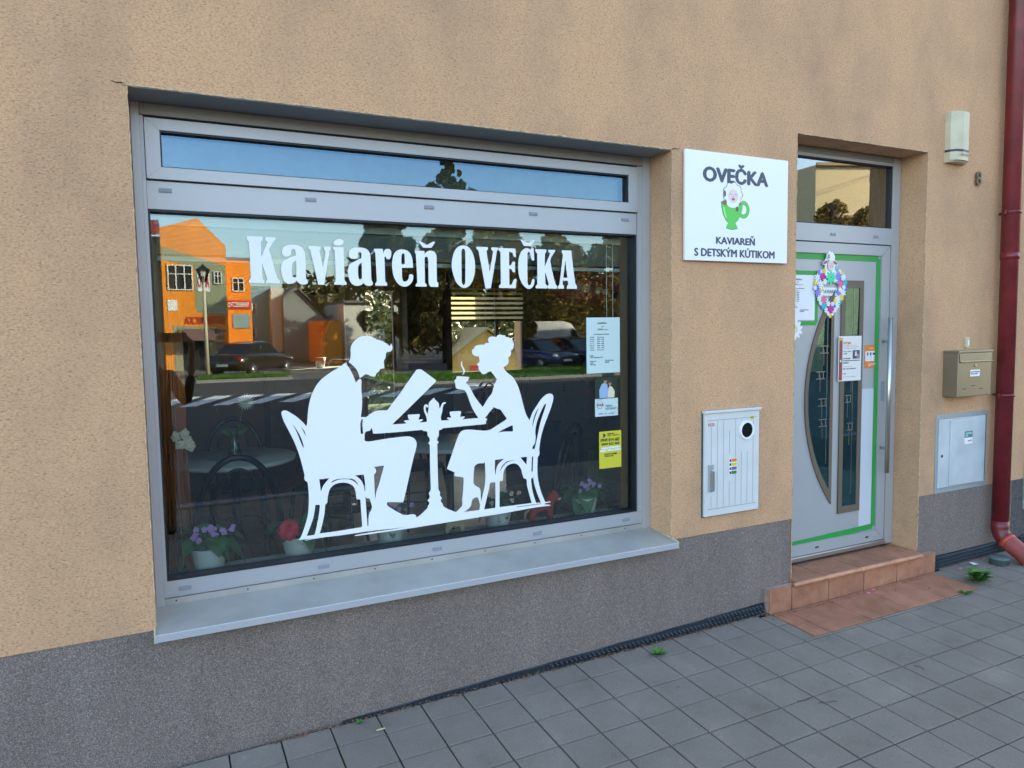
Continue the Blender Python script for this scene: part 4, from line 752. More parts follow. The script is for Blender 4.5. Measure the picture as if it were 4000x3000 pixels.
cp = thing('drain_cover', 'round grey plastic gully cap beside the downpipe foot', 'drain cap', (dcp.x, dcp.y, .04)); zc_ = gz(dcp.x, dcp.y)
MB().lathe([(.055, -.01), (.055, .036), (.062, .037), (.062, .045), (.058, .048), (.0, .048)], (dcp.x, dcp.y, zc_), 28).put('cap', mat('grey_green_plastic', (.10, .14, .14), .6), cp)
mc2 = MB()
for i in range(7):
    for j in range(4): mc2.box(4.64 + .025 * i, 4.66 + .025 * i, -.17 + .022 * j, -.155 + .022 * j, .0015, .004)
mc2.box(4.63, 4.82, -.18, -.078, -.006, .0016); ground_mesh(mc2); tag(mc2.put('gully_grate', M['paver']), 'rectangular grey ribbed gully cover next to the round cap', 'gully cover')
# --- neighbour at the right edge
nb = thing('neighbour_house', 'tan neighbouring house with a green door at the right edge', 'house', (20, 0, 0))
NX = 5.52
q = MB(); q.quad((BX1 + .001, -.0, PZ), (NX, 0, PZ), (NX, 0, TOP), (BX1 + .001, 0, TOP)); q.quad((NX, 0, 2.7), (45, 0, 2.7), (45, 0, TOP), (NX, 0, TOP)); q.quad((6.9, 0, -.4), (45, 0, -.4), (45, 0, 2.7), (6.9, 0, 2.7)); q.put('wall', M['stucco'], nb)
q = MB(); q.quad((BX1 + .001, .003, -.4), (NX, .003, -.4), (NX, .003, PZ), (BX1 + .001, .003, PZ)); q.quad((NX, .03, -.4), (6.9, .03, -.4), (6.9, .03, .38), (NX, .03, .38)); q.put('plinth', M['dplinth'], nb)
MB().box(5.4, 45, .3, 8, -.3, TOP - .01).put('roof', M['soffit'], nb)  # unseen long block, stretched along the street to cast its shadow
fr_ = MB().box(NX, NX + .055, -.006, .06, .33, 2.7).put('door_frame', M['oldgrey'], nb)
gd = MB().box(NX + .056, 6.9, .005, .05, .385, 2.7); gd.box(NX + .062, NX + .075, -.004, .005, .39, 2.69); gd.put('green_door', M['gdoor'], nb)

# ================================================================== NOTICES
def onplane(ox, oy, k, Y): return lambda x, y: (lambda q: (q.x, q.z))(at(ox + x * k, oy + y * k, Y))
def sheet(name, label, cat, box, y, m, group=None, th=.0004, tilt=0):
    t = thing(name, label, cat, ((box[0] + box[2]) / 2, y, box[1]), group)
    put('sheet', shift(flat([rrect(*box)], th), y), m, t); return t
def hours(t, x0, z0, x1, z1, y):
    w_, h_ = x1 - x0, z1 - z0
    B = lambda a, b, c, d: (x0 + a * w_, z0 + b * h_, x0 + c * w_, z0 + d * h_)
    print_on(t, 'OVEČKA', B(.33, .885, .60, .92), y, M['black'], .03); logo(t, x0 + .47 * w_, z0 + .845 * h_, .055 * h_, y, False)
    print_on(t, 'KAVIAREŇ\nS DETSKÝM KÚTIKOM', B(.32, .775, .64, .803), y, M['black'], .015)
    print_on(t, 'OTVÁRACIE HODINY', B(.20, .69, .68, .712), y, M['black'], .02)
    for i, (a, b) in enumerate((('Pondelok', 'Zatvorené'), ('Utorok', '08:00 – 18:00'), ('Streda', '08:00 – 18:00'), ('Štvrtok', '08:00 – 18:00'), ('Piatok', '08:00 – 18:00'), ('Sobota', '14:00 – 18:00'), ('Nedeľa', 'Zatvorené'))):
        z = .640 - i * .038; print_on(t, a, B(.10, z, .23, z + .017), y, M['black'], .02); print_on(t, b, B(.31, z, .52, z + .017), y, M['black'], .02)
    print_on(t, 'Prevádzka\nKaviareň s detským kútikom Ovečka', B(.10, .27, .48, .33), y, M['black'], .01)
    print_on(t, 'Prevádzkovateľ\nMalacky\n90101 Malacky', B(.10, .14, .28, .23), y, M['black'], .01); print_on(t, 'Zodpovedný vedúci\n0949 000', B(.54, .18, .80, .24), y, M['black'], .01)
YG = .2300
c4 = onplane(2000, 1180, .3135, YG)
b = (c4(928, 500)[0], c4(1100, 885)[1], c4(1344, 500)[0], c4(1100, 192)[1])
t = sheet('hours_notice', 'white opening hours sheet taped inside the right edge of the shop window', 'notice', b, YG, mat('green_tinted_paper', (.55, .68, .66), .7)); hours(t, b[0], b[1], b[2], b[3], YG - .0004)
b = (c4(1035, 1100)[0], c4(1200, 1196)[1], c4(1305, 1100)[0], c4(1200, 930)[1])
t = sheet('couple_photo', 'small dark photograph of a man in blue shirt and a woman, stuck on the glass', 'photograph', b, YG, mat('dark_photo', (.015, .035, .018), .4))
X = lambda u: b[0] + (b[2] - b[0]) * u; Z = lambda v: b[1] + (b[3] - b[1]) * v
for nm, L, mm, dy in (('man_shirt', [(.2, .02), (.19, .4), (.3, .66), (.42, .72), (.56, .66), (.6, .3), (.58, .02)], 'skyblue', .0005), ('man_face', oval(.47, .80, .08, .1), 'skin', .0006), ('man_hair', oval(.47, .88, .08, .05), 'hair', .0007),
    ('woman_dress', [(.58, .02), (.6, .45), (.68, .58), (.8, .5), (.9, .3), (.88, .02)], 'cream2', .0008), ('woman_face', oval(.68, .68, .07, .09), 'skin', .0009), ('woman_hair', oval(.66, .76, .09, .06), 'bark', .0010)):
    put(nm, shift(flat([[(X(u), Z(v)) for u, v in L]], .0001), YG - dy), M[mm], t)
b = (c4(1035, 1300)[0], c4(1200, 1418)[1], c4(1320, 1300)[0], c4(1200, 1200)[1])
t = sheet('event_card', 'white card reading KÁNA PRÍĎTE NAČERPAŤ below the couple photograph', 'card', b, YG, mat('card_paper', (.55, .68, .68), .7))
B = lambda a, c, d, e: (b[0] + a * (b[2] - b[0]), b[1] + c * (b[3] - b[1]), b[0] + d * (b[2] - b[0]), b[1] + e * (b[3] - b[1]))
print_on(t, 'KÁNA', B(.10, .60, .38, .74), YG - .0005, M['red'], .03); print_on(t, 'PRÍĎTE\nNAČERPAŤ', B(.46, .36, .93, .66), YG - .0005, M['black'], .01); print_on(t, 'NITRA   13.7. - 19.7.2025', B(.16, .11, .82, .18), YG - .0005, M['black'], .01)
jug = [(.10, .95), (.30, .97), (.26, .85), (.33, .74), (.33, .60), (.26, .44), (.14, .44), (.07, .6), (.08, .75), (.14, .85)]
put('jug_outline', shift(flat([[(b[0] + u * (b[2] - b[0]), b[1] + v * (b[3] - b[1])) for u, v in jug], [(b[0] + (.2 + (u - .2) * .88) * (b[2] - b[0]), b[1] + (.7 + (v - .7) * .92) * (b[3] - b[1])) for u, v in jug]], .0001), YG - .0006), M['black'], t)
c5 = onplane(2000, 1600, .3135, YG)
b = (c5(1087, 500)[0], c5(1200, 728)[1], c5(1362, 500)[0], c5(1200, 268)[1])
t = sheet('taxi_flyer', 'yellow taxi flyer with black phone numbers at the lower right of the window', 'flyer', b, YG, M['yellow'])
B = lambda a, c, d, e: (b[0] + a * (b[2] - b[0]), b[1] + c * (b[3] - b[1]), b[0] + d * (b[2] - b[0]), b[1] + e * (b[3] - b[1])); y_ = YG - .0005
print_on(t, 'DINAMO\nTAXI', B(.36, .86, .68, .945), y_, M['black'], .03, slant=.2); print_on(t, 'MALACKY', B(.60, .865, .88, .895), y_, M['black'], .03, slant=.2)
put('emblem', shift(flat([[(b[0] + u * (b[2] - b[0]), b[1] + v * (b[3] - b[1])) for u, v in ((.14, .94), (.2, .945), (.28, .91), (.28, .87), (.2, .84), (.14, .84), (.2, .89))]], .0001), y_), M['black'], t)
print_on(t, '0949 814 687', B(.06, .72, .93, .81), y_, M['black'], .03); print_on(t, '0949 823 968', B(.10, .62, .90, .69), y_, M['black'], .03)
for k, (a, c) in enumerate(((.10, .52), (.42, .53), (.66, .53), (.03, .45), (.37, .46), (.68, .46))): sticker(t, b[0] + a * (b[2] - b[0]), b[1] + c * (b[3] - b[1]), b[0] + (a + .29) * (b[2] - b[0]), b[1] + (c + .05) * (b[3] - b[1]), M['paper'], y_ - .0001 * k, 'white_field')
print_on(t, 'JAZDITE VÝHODNEJŠIE\nS DINAMO TAXI', B(.22, .31, .80, .41), y_, M['black'], .03)
# door notices
YL = YP - .0015
cA = onplane(3050, 980, .24111, YL)
za, zb = cA(560, 395)[1], cA(555, 1118)[1]; xr_ = cA(560, 700)[0]
t = sheet('hours_notice', 'white opening hours sheet in a green tape frame on the entrance door', 'notice', (xr_ - .285 * 1., zb, xr_, za), YL, M['paper'])
hours(t, xr_ - .285, zb, xr_, za, YL - .0006)
cB = onplane(3230, 1290, .1326, YP - .012)
a0, a1, a2 = cB(335, 800), cB(1010, 800), cB(680, 170); a3 = cB(660, 1490)
b = (a0[0], a3[1], a1[0], a2[1]); yq = YP - .012
t = sheet('theatre_poster', 'white poster ÚTEK with red folk pattern strip across the slot window of the door', 'poster', b, yq, mat('poster_paper', (.74, .70, .66), .7))
B = lambda a, c, d, e: (b[0] + a * (b[2] - b[0]), b[1] + c * (b[3] - b[1]), b[0] + d * (b[2] - b[0]), b[1] + e * (b[3] - b[1])); y_ = yq - .0006
def sb(m_, a, c, d, e, dy=0, nm='field'): bb = B(a, c, d, e); return sticker(t, bb[0], bb[1], bb[2], bb[3], M[m_], y_ - dy, nm)
sb('brown', .03, .02, .175, .965, 0, 'pattern_strip')
for k in range(7):
    v = .10 + k * .115
    if k == 3: sb('cream2', .07, v - .02, .13, v + .03, .0003, 'pattern_star'); continue
    put('pattern_star', shift(flat([[(b[0] + u * (b[2] - b[0]), b[1] + w_ * (b[3] - b[1])) for u, w_ in ((.04, v), (.10, v + .05), (.165, v), (.10, v - .05))]], .0001), y_ - .0003), M['crimson'], t)
sb('gold', .04, .90, .17, .96, .0003, 'pattern_star'); sb('gold', .04, .025, .17, .06, .0003, 'pattern_star')
print_on(t, 'ÚTEK', B(.21, .82, .56, .885), y_, M['gold'], .04)
for k, (v, e_) in enumerate(((.785, .78), (.752, .88), (.715, .77))): print_on(t, 'predstavenie pre deti', B(.21, v, e_, v + .014), y_, M['ink'], 0)
print_on(t, '14.6. 2025', B(.21, .645, .56, .670), y_, M['black'], .02); print_on(t, '14:00', B(.21, .595, .38, .622), y_, M['black'], .02)
sb('ink', .62, .49, .93, .68, 0, 'picture'); sb('blush', .72, .55, .80, .65, .0002, 'picture_face'); sb('cap', .80, .50, .90, .60, .0002, 'picture_cloth')
print_on(t, 'KAVIAREŇ', B(.20, .49, .52, .52), y_, M['black'], .04); print_on(t, 'S DETSKÝM KÚTIKOM', B(.20, .44, .93, .47), y_, M['black'], .04); print_on(t, 'OVEČKA', B(.20, .39, .45, .425), y_, M['black'], .04)
print_on(t, 'vstupné pre deti', B(.20, .31, .6, .325), y_, M['ink'], 0); print_on(t, 'OD 4 DO 8 ROKOV', B(.20, .26, .77, .285), y_, M['black'], .03); print_on(t, '3,00', B(.20, .15, .34, .175), y_, M['black'], .03); print_on(t, 'rezervácie v kaviarni', B(.20, .09, .8, .103), y_, M['ink'], 0)
YL2 = .1835
cC = onplane(3230, 1290, .1326, YP - .002); b = (cC(1115, 800)[0], cC(1300, 1108)[1], cC(1480, 800)[0], cC(1300, 430)[1])
t = thing('card_sticker', 'orange card payment sticker beside the poster on the door', 'sticker', ((b[0] + b[2]) / 2, YP, b[1])); y0_ = YP - .002
put('sheet', shift(flat([rrect(b[0], b[1], b[2], b[3], .006)], .0004), y0_), M['orange'], t); B = lambda a, c, d, e: (b[0] + a * (b[2] - b[0]), b[1] + c * (b[3] - b[1]), b[0] + d * (b[2] - b[0]), b[1] + e * (b[3] - b[1]))
bb = B(.06, .30, .95, .73); put('white_field', shift(flat([rrect(*bb, .006)], .0003), y0_ - .0004), M['paper'], t); y_ = y0_ - .0009
for u, mm in ((.22, 'red'), (.46, 'blue')): c_ = B(u, .61, u, .61); put('card_emblem', shift(flat([oval(c_[0], c_[1], .008, .012)], .0002), y_), M[mm], t)
for u in (.2, .47, .74): c_ = B(u, .43, u, .43); put('card_emblem', shift(flat([oval(c_[0], c_[1], .009, .012), oval(c_[0], c_[1], .0075, .0105)], .0002), y_), M['ink'], t)
bb = B(.62, .56, .86, .66); sticker(t, *bb, M['ink'], y_, 'card_emblem')
print_on(t, 'papaya', B(.36, .83, .68, .87), y0_ - .0005, M['paper'], .03); print_on(t, 'Bezkontaktné platby\nprijímame kartou\nMalacky', B(.28, .07, .90, .21), y0_ - .0005, M['paper'], .02)
# wreath, sheep head, name card, daisy
yw = YP - .012
cW = onplane(3050, 980, .24111, yw)
def flower(cx, cz, r, m, parent, y=yw, petals=7, name='flower', core='black', twist=0):
    L = []
    n = petals * 8
    for i in range(n):
        a = 2 * math.pi * i / n; rr = r * (.34 + .72 * abs(math.cos(petals * a / 2)) ** .8); L.append((cx + rr * math.cos(a + twist), cz + rr * math.sin(a + twist)))
    return put(name, shift(flat([L, oval(cx, cz, r * .12, r * .12, 8)], .002), y), m, parent)
wr = thing('flower_wreath', 'heart shaped wreath of colourful felt flowers with KAVIAREŇ card on the door', 'wreath', (3.68, yw, 1.7))
cols = {'w': M['white'], 'p': M['pink'], 'v': mat('lilac_felt', (.28, .24, .72), .7), 'y': mat('yellow_felt', (.85, .65, .08), .7), 't': mat('turquoise_felt', (.03, .5, .6), .7), 'b': mat('blue_felt', (.08, .18, .65), .7), 'm': mat('magenta_felt', (.62, .04, .30), .7), 'g': mat('mint_felt', (.10, .72, .36), .7)}
FL = [(680, 410, 55, 'm'), (595, 435, 52, 'w'), (630, 355, 38, 'v'), (705, 325, 38, 'y'), (740, 370, 36, 'w'), (570, 520, 40, 'y'), (640, 545, 60, 'w'), (715, 500, 42, 'w'), (590, 590, 40, 'b'), (555, 600, 32, 'w'), (660, 620, 38, 'y'), (600, 680, 52, 'v'), (665, 700, 40, 'w'), (625, 770, 45, 'w'), (695, 785, 55, 'p'), (650, 840, 36, 'w'), (700, 890, 52, 't'), (770, 860, 40, 'w'), (735, 965, 38, 'w'), (805, 945, 60, 'm'), (845, 870, 42, 'w'), (910, 885, 52, 'w'), (875, 960, 36, 'w'), (798, 1045, 36, 'y'), (765, 1015, 30, 'w'), (840, 1015, 30, 'w'), (957, 830, 36, 't'), (918, 785, 58, 'w'), (875, 810, 34, 'y'), (980, 760, 44, 'y'), (1008, 675, 55, 'w'), (940, 690, 42, 'v'), (1045, 605, 40, 'b'), (1020, 590, 34, 'w'), (955, 625, 34, 'w'), (970, 540, 58, 'p'), (1045, 515, 42, 't'), (925, 490, 40, 'v'), (885, 470, 38, 'w'), (930, 410, 58, 'v'), (1015, 430, 48, 'w'), (985, 355, 38, 'y'), (945, 335, 34, 'w'), (910, 325, 30, 't'), (870, 360, 38, 'w'), (750, 800, 28, 'w'), (745, 425, 30, 'b'), (870, 900, 26, 'b'), (660, 330, 26, 'w')]
for i, (x, z, r, c) in enumerate(FL): u = cW(x, z); flower(u[0], u[1], r * .00044 * 1.08, cols[c], wr, yw - .0007 * (i % 5), twist=i * .7)
u = cW(805, 430); flower(u[0], u[1], .042, cols['g'], wr, yw - .005, 8)
a = cW(672, 660); b_ = cW(925, 660); z1, z2 = cW(800, 592)[1], cW(800, 728)[1]
cd = put('name_card', shift(flat([rrect(a[0], z2, b_[0], z1)], .001), YP - .007), M['paper'], wr); print_on(wr, 'KAVIAREŇ', (a[0] + .004, z2 + .015, b_[0] - .004, z1 - .006), YP - .0085, mat('teal_ink', (.01, .12, .11), .6), .01)
sh2 = thing('sheep_cutout', 'cardboard lamb head cut-out above the flower wreath on the door', 'lamb cut-out', (3.68, YP - .014, 1.95)); cx, cz = cW(795, 215); 
def so_(L, m_, dy, nm): put(nm, shift(flat([L], .0008), YP - .014 - dy), m_, sh2)
k_ = .00044
so_([(cx + (105 * math.cos(a)) * k_ * (1 + .05 * math.cos(11 * a)), cz - .004 + (150 + 35 * (math.sin(a) > 0)) * math.sin(a) * k_ * (1 + .05 * math.cos(11 * a))) for a in [2 * math.pi * i / 66 for i in range(66)]], M['white'], 0, 'wool')
for s in (-1, 1):
    so_([(cx + s * (95 + 55 * math.cos(a)) * k_, cz + (22 + 30 * math.sin(a) - 22 * math.cos(a)) * k_) for a in [2 * math.pi * i / 20 for i in range(20)]], M['white'], .0012, 'ear'); so_([(cx + s * (98 + 42 * math.cos(a)) * k_, cz + (20 + 20 * math.sin(a) - 16 * math.cos(a)) * k_) for a in [2 * math.pi * i / 20 for i in range(20)]], M['tea'], .0022, 'inner_ear')
so_(oval(cx, cz - 15 * k_, 62 * k_, 82 * k_), M['ink'], .0030, 'face_outline'); so_(oval(cx, cz - 15 * k_, 58 * k_, 78 * k_), M['blush'], .0040, 'face')
so_([(cx + (78 * math.cos(a)) * k_ * (1 + .07 * math.cos(8 * a)), cz + (105 + 55 * math.sin(a)) * k_) for a in [2 * math.pi * i / 40 for i in range(40)]], M['white'], .0050, 'fringe')
so_(oval(cx - 42 * k_, cz + 105 * k_, 22 * k_, 30 * k_), M['tea'], .0060, 'hair_flower'); so_(oval(cx - 42 * k_, cz + 105 * k_, 10 * k_, 12 * k_), M['cream2'], .0070, 'flower_centre')
for s in (-1, 1): so_([(cx + (s * 28 + u) * k_, cz + v * k_) for u, v in ((-14, 0), (0, 9), (14, 0), (12, -3), (0, 5), (-12, -3))], M['ink'], .0050, 'eye'); so_(oval(cx + s * 38 * k_, cz - 32 * k_, 9 * k_, 9 * k_), M['pink'], .0050, 'cheek')
so_(oval(cx, cz - 22 * k_, 9 * k_, 5 * k_), M['tea'], .0050, 'nose'); so_([(cx + u * k_, cz + v * k_) for u, v in ((-10, -48), (0, -58), (6, -50), (4, -48), (0, -53), (-8, -44))], M['ink'], .0050, 'mouth')
u = cW(232, 1270); ds = thing('daisy_cutout', 'large white paper daisy under the hours sheet at the left door edge', 'paper daisy', (u[0], YP - .01, u[1]))
pe = []
for i in range(11):
    a = 2 * math.pi * i / 11 + .2; pl = MB(); mm = Matrix.Translation((u[0], 0, u[1])) @ Matrix.Rotation(-a, 4, 'Y')
    me = shift(flat([oval(.039, 0, .026, .0125, 16)], .0008), YP - .010 - .0006 * (i % 3)); me.transform(mm); put('petal', me, M['white'], ds)
put('centre', shift(flat([oval(u[0], u[1], .021, .021)], .001), YP - .0135), M['cream2'], ds)

# ================================================================== WEEDS AND LITTER
def weed(x, y, label, r, n, seed, flatness=.5, grp='weeds between the pavers'):
    rnd = random.Random(seed); t = thing('weed', label, 'weed', (x, y, gz(x, y)), grp)
    for i in range(n):
        a = rnd.uniform(0, 2 * math.pi); L = r * rnd.uniform(.55, 1.); el_ = rnd.uniform(.15, 1.1) * flatness * 1.6; wd = L * rnd.uniform(.13, .22)
        mb = MB(); vs = []; seg = 6
        for s in range(seg + 1):
            q_ = s / seg; rr = L * q_ * math.cos(el_ * (1 - .5 * q_)); zz = L * math.sin(el_) * (q_ - .55 * q_ * q_) * 1.5 + .002
            ww = wd * (math.sin(math.pi * min(1, q_ * .95 + .05)) ** .7) * (1 + .25 * math.sin(q_ * 18)) + .0004
            ca, sa = math.cos(a), math.sin(a)
            for sd in (-1, 0, 1): vs.append((rr * ca - sd * ww * sa, rr * sa + sd * ww * ca, zz + abs(sd) * ww * .35))
        fs = []
        for s in range(seg):
            for k in (0, 1): fs.append((s * 3 + k, s * 3 + k + 1, s * 3 + 4 + k, s * 3 + 3 + k))
        mb.add(vs, fs, 0, True); mb.put('leaf', M['leaf'], t, world=False)
def G(px, py):
    d = ray(px, py); tt = (.0107 * CAM.x + .0277 * CAM.y - CAM.z) / (d.z - .0107 * d.x - .0277 * d.y); return CAM + d * tt
u = G(2570, 2560); weed(u.x, u.y, 'small green weed in the pavers before the shop window plinth', .055, 20, 1)
u = G(3822, 2275); weed(u.x, u.y, 'biggest leafy weed at the right corner of the terracotta landing', .115, 52, 2, 1.)
u = G(3770, 2318); weed(u.x, u.y, 'low sparse yellowish weed just in front of the big weed', .05, 16, 3, .3)
u = G(1402, 2828); weed(u.x, u.y, 'tiny weed seedling by the wall at the lower left', .03, 9, 4)
lit = MB(); rnd = random.Random(11)
def chip(x, y, s, mi=0):
    a = rnd.uniform(0, 6.28); l, w_ = s * rnd.uniform(.6, 1.6), s * rnd.uniform(.2, .6); z = gz(x, y) + .0015 + rnd.uniform(0, .003); c_, s_ = math.cos(a), math.sin(a)
    lit.add([(x + l * c_, y + l * s_, z), (x - w_ * s_, y + w_ * c_, z + rnd.uniform(.001, .005)), (x - l * c_, y - l * s_, z + .001), (x + w_ * s_, y - w_ * c_, z)], [(0, 1, 2, 3)], mi)
for i in range(1500):
    x = rnd.uniform(.3, 3.05) if i % 5 else rnd.uniform(4.4, 5.1); chip(x, -.012 - abs(rnd.gauss(0, .012)), rnd.uniform(.002, .007), rnd.choice((0, 0, 1, 2)))
for i in range(260): chip(rnd.uniform(3.04, 4.4), -.072 - abs(rnd.gauss(0, .006)), rnd.uniform(.002, .005), rnd.choice((0, 0, 1, 2)))
for i in range(1100): chip(rnd.uniform(.3, 6.), -.05 - 2.3 * rnd.random() ** 1.3, rnd.uniform(.001, .0032), rnd.choice((0, 1, 2, 2, 1)))
for i in range(60): chip(rnd.gauss(3.03, .03), rnd.gauss(-.06, .02), rnd.uniform(.003, .009), 0)
# moss and grit standing in the joints
for i in range(2600):
    if i % 3: x = rnd.uniform(.2, 6.4); y = G0y - GT * rnd.randint(1, 12) + rnd.gauss(0, .0015)
    else: x = G0x + GT * rnd.randint(-4, 27) + rnd.gauss(0, .0015); y = rnd.uniform(-2.6, -.05)
    if LX0 < x < LX1 and y > LY0: continue
    chip(x, y, rnd.uniform(.001, .0026), rnd.choice((3, 2, 2, 2, 2, 0)))
tag(lit.put('leaf_litter', [M['litter'], M['cream2'], M['joint'], mat('joint_moss', (.06, .09, .02), .95)]), 'dry leaf crumbs and grit along the wall foot and in the joints', 'leaf litter', kind='stuff')
def bit(name, px, py, pts_, m_, label, cat, s=.02, grp=None):
    u = G(px, py); z = gz(u.x, u.y) + .0065
    me = MB().add([(u.x + a * s, u.y + b_ * s, z + c_ * s) for a, b_, c_ in pts_], [list(range(len(pts_)))]).mesh(); tag(put(name, me, m_), label, cat, grp)
PT = [(-1, -.3, 0), (-.2, -.6, .2), (.9, -.2, .1), (1, .3, .4), (.1, .5, .1), (-.8, .4, .3)]
bit('paper_scrap', 3803, 2206, [(-1, -.7, 0), (.9, -.9, .1), (1.1, .8, 0), (-.8, .8, .3)], M['paper'], 'white paper scrap on the pavers near the membrane', 'paper scrap', .024)
bit('petal', 3393, 2322, PT, M['pink'], 'larger pink petal lying on the terracotta landing', 'petal', .016, 'pink petals on the ground')
bit('petal', 3412, 2308, PT, M['pink'], 'smaller pink petal behind the larger one on the landing', 'petal', .012, 'pink petals on the ground')
bit('petal', 3753, 2226, PT, M['pink'], 'crumpled pink petal on grey pavers beside the membrane', 'petal', .014, 'pink petals on the ground')
bit('dry_leaf', 3630, 2302, PT, M['litter'], 'ochre dry leaf on the right part of the terracotta landing', 'dry leaf', .011, 'dry leaves'); bit('dry_leaf', 1838, 2652, PT, M['tea'], 'curled brown leaf lying on top of the dimpled membrane', 'dry leaf', .016, 'dry leaves')
bit('dry_leaf', 2650, 2690, PT, M['litter'], 'brown leaf alone in the middle of a grey paver', 'dry leaf', .009, 'dry leaves')
bit('wood_chip', 1488, 2856, [(-1.4, -.2, 0), (1.4, -.1, 0), (1.3, .4, .2), (-1.3, .3, .2)], M['birch'], 'light wood chip on the pavers at the lower left', 'wood chip', .014)
def twig(pp, label): tag(MB().tube([Vector((G(*q_).x, G(*q_).y, gz(G(*q_).x, G(*q_).y) + .003)) for q_ in pp], .0012, 5).put('twig', M['bark']), label, 'twig', 'twigs on the pavers')
twig([(3197, 2748), (3230, 2747), (3262, 2740), (3270, 2742)], 'thin dark twig lying across a paver joint in the foreground'); twig([(3113, 2741), (3150, 2738), (3173, 2725)], 'thin bent twig along a joint left of the other one'); twig([(3570, 2602), (3598, 2608), (3612, 2620)], 'short dark twig on pavers at the right')

# ================================================================== ROOM BEHIND THE WINDOW
FZ = .17
YB = 7.0
def struct(name, mb, m): return tag(mb.put(name, m), kind='structure')
struct('room_floor', MB().quad((-.5, .27, FZ), (6.4, .27, FZ), (6.4, YB + .1, FZ), (-.5, YB + .1, FZ)), M['woodfloor'])
struct('room_ceiling', MB().box(-.5, 6.4, .30, YB + .1, 2.9, 2.98), M['ceil'])
rw = MB(); rw.quad((-.4, .27, FZ), (-.4, YB, FZ), (-.4, YB, 2.9), (-.4, .27, 2.9)); rw.quad((6.3, .27, FZ), (6.3, YB, FZ), (6.3, YB, 2.9), (6.3, .27, 2.9))
xb = [-.4, 2.52, 3.02, 3.80, 5.08, 6.3]; zb = [FZ, 1.0, 2.30, 2.9]
for i in range(5):
    for j in range(3):
        if i == 1 and j < 2 or i == 3 and j == 1: continue
        rw.box(xb[i], xb[i + 1], YB, YB + .12, zb[j], zb[j + 1])
struct('room_wall', rw, M['wallin'])
iw = MB(); YI = .40                                         # inside of the front wall and its pale reveals
iw.add([(x, y, z) for z in (FZ, 2.9) for x, y in ((2.295, .272), (DX0 - .04, .272), (DX0 - .04, .55), (2.425, .55))], [(0, 1, 2, 3), (7, 6, 5, 4), (0, 4, 5, 1), (1, 5, 6, 2), (2, 6, 7, 3), (3, 7, 4, 0)])
for a in ((-.4, WX0 - .0, FZ, 2.9), (WX0, 2.295, FZ, .60), (WX0, 2.295, 2.52, 2.9), (DX1 + .03, 6.3, FZ, 2.9)): iw.box(a[0], a[1], .272, YI, a[2], a[3])
struct('window_reveal', iw, M['wallgreen'])
struct('inner_sill', MB().box(WX0 + .003, 2.293, .2725, .50, .6005, .628, bev=.003), M['wallgreen'])
pw = MB().box(3.3, 3.42, YI + .16, 3.55, FZ, 2.9); struct('partition_wall', pw, mat('partition_paint', (.16, .20, .19), .8))
bc = MB().box(3.08, 3.74, YB - .30, YB - .001, FZ, 2.89); struct('wall_pier', bc, mat('dark_wall_paint', (.035, .028, .02), .8))
# venetian blind gathered at the top of the big pane
vb = thing('venetian_blind', 'pale venetian blind gathered up behind the top of the shop window', 'blind', (1.13, .31, 1.97))
MB().box(-.01, 2.25, .285, .325, 2.12, 2.15).put('head_rail', M['lino'], vb)
sl_ = MB()
for i in range(22): sl_.box(-.005, 2.245, .288, .322, 2.005 + i * .005, 2.0065 + i * .005)
sl_.put('slats', M['lino'], vb); MB().box(-.005, 2.245, .29, .32, 1.975, 1.993).put('bottom_rail', M['lino'], vb)
for x in (.03, .75, 1.45, 1.50): MB().tube([(x, .30, 2.0), (x + .004, .30, .64)], .0009, 4).put('guide_cord', M['cream'], vb)
for x in (2.16, 2.20): MB().tube([(x, .29, 2.12), (x, .29, 1.75), (x + .006, .292, 1.70)], .0022, 6).put('pull_cord', M['white'], vb)
# tables and chairs
def table(x, y, lab, r=.36):
    t = thing('cafe_table', lab, 'table', (x, y, FZ), 'round cafe tables')
    MB().lathe([(r - .005, .725), (r, .73), (r, .748), (r - .004, .752), (.001, .752)], n=48).put('tabletop', M['ttop'], t, world=False)
    MB().lathe([(.03, .03), (.025, .1), (.025, .72)], n=14).put('column', M['dmetal'], t, world=False)
    MB().lathe([(.22, 0), (.22, .012), (.05, .035)], n=28).put('base', M['dmetal'], t, world=False); return t
t1 = table(.36, 1.66, 'round white cafe table with flower vase nearest the left end of the window')
t2 = table(1.72, 1.56, 'round white cafe table seen between the two silhouettes of the decal')
t3 = table(3.95, 6.1, 'small round cafe table at the rear window with the striped blind', .34)
t4 = table(1.35, 3.1, 'round cafe table in the second row behind the man silhouette')
def make_chair():
    c = thing('cafe_chair', '', 'chair', (0, 0, FZ), 'dark bentwood style cafe chairs')
    MB().lathe([(.19, .44), (.205, .445), (.205, .462), (.19, .468), (.001, .470)], n=28).put('seat', M['dseat'], c, world=False)
    def hoop(w, h, y): 
        return [(w * math.cos(a) * (1 if math.sin(a) > 0 else 1), y + .05 * max(0, math.sin(a)), .46 + (h - .46) * max(0, math.sin(a)) ** .8) for a in [math.pi * i / 22 for i in range(23)]]
    bk = MB(); bk.tube(hoop(.20, .90, .17), .016, 10); bk.put('backrest', M['dmetal'], c, world=False)
    b2 = MB(); b2.tube(hoop(.125, .84, .175), .009, 8); b2.put('inner_hoop', M['dmetal'], c, world=False)
    for sx in (-1, 1):
        for sy in (-1, 1): MB().tube([(sx * .15, sy * .14, .45), (sx * .20, sy * .20, 0)], [.014, .010], 8).put('leg', M['dmetal'], c, world=False)
    MB().tube([(.165 * math.cos(a), .165 * math.sin(a), .20) for a in [2 * math.pi * i / 20 for i in range(20)]], .007, 6, closed=True).put('ring_stretcher', M['dmetal'], c, world=False)
    return c
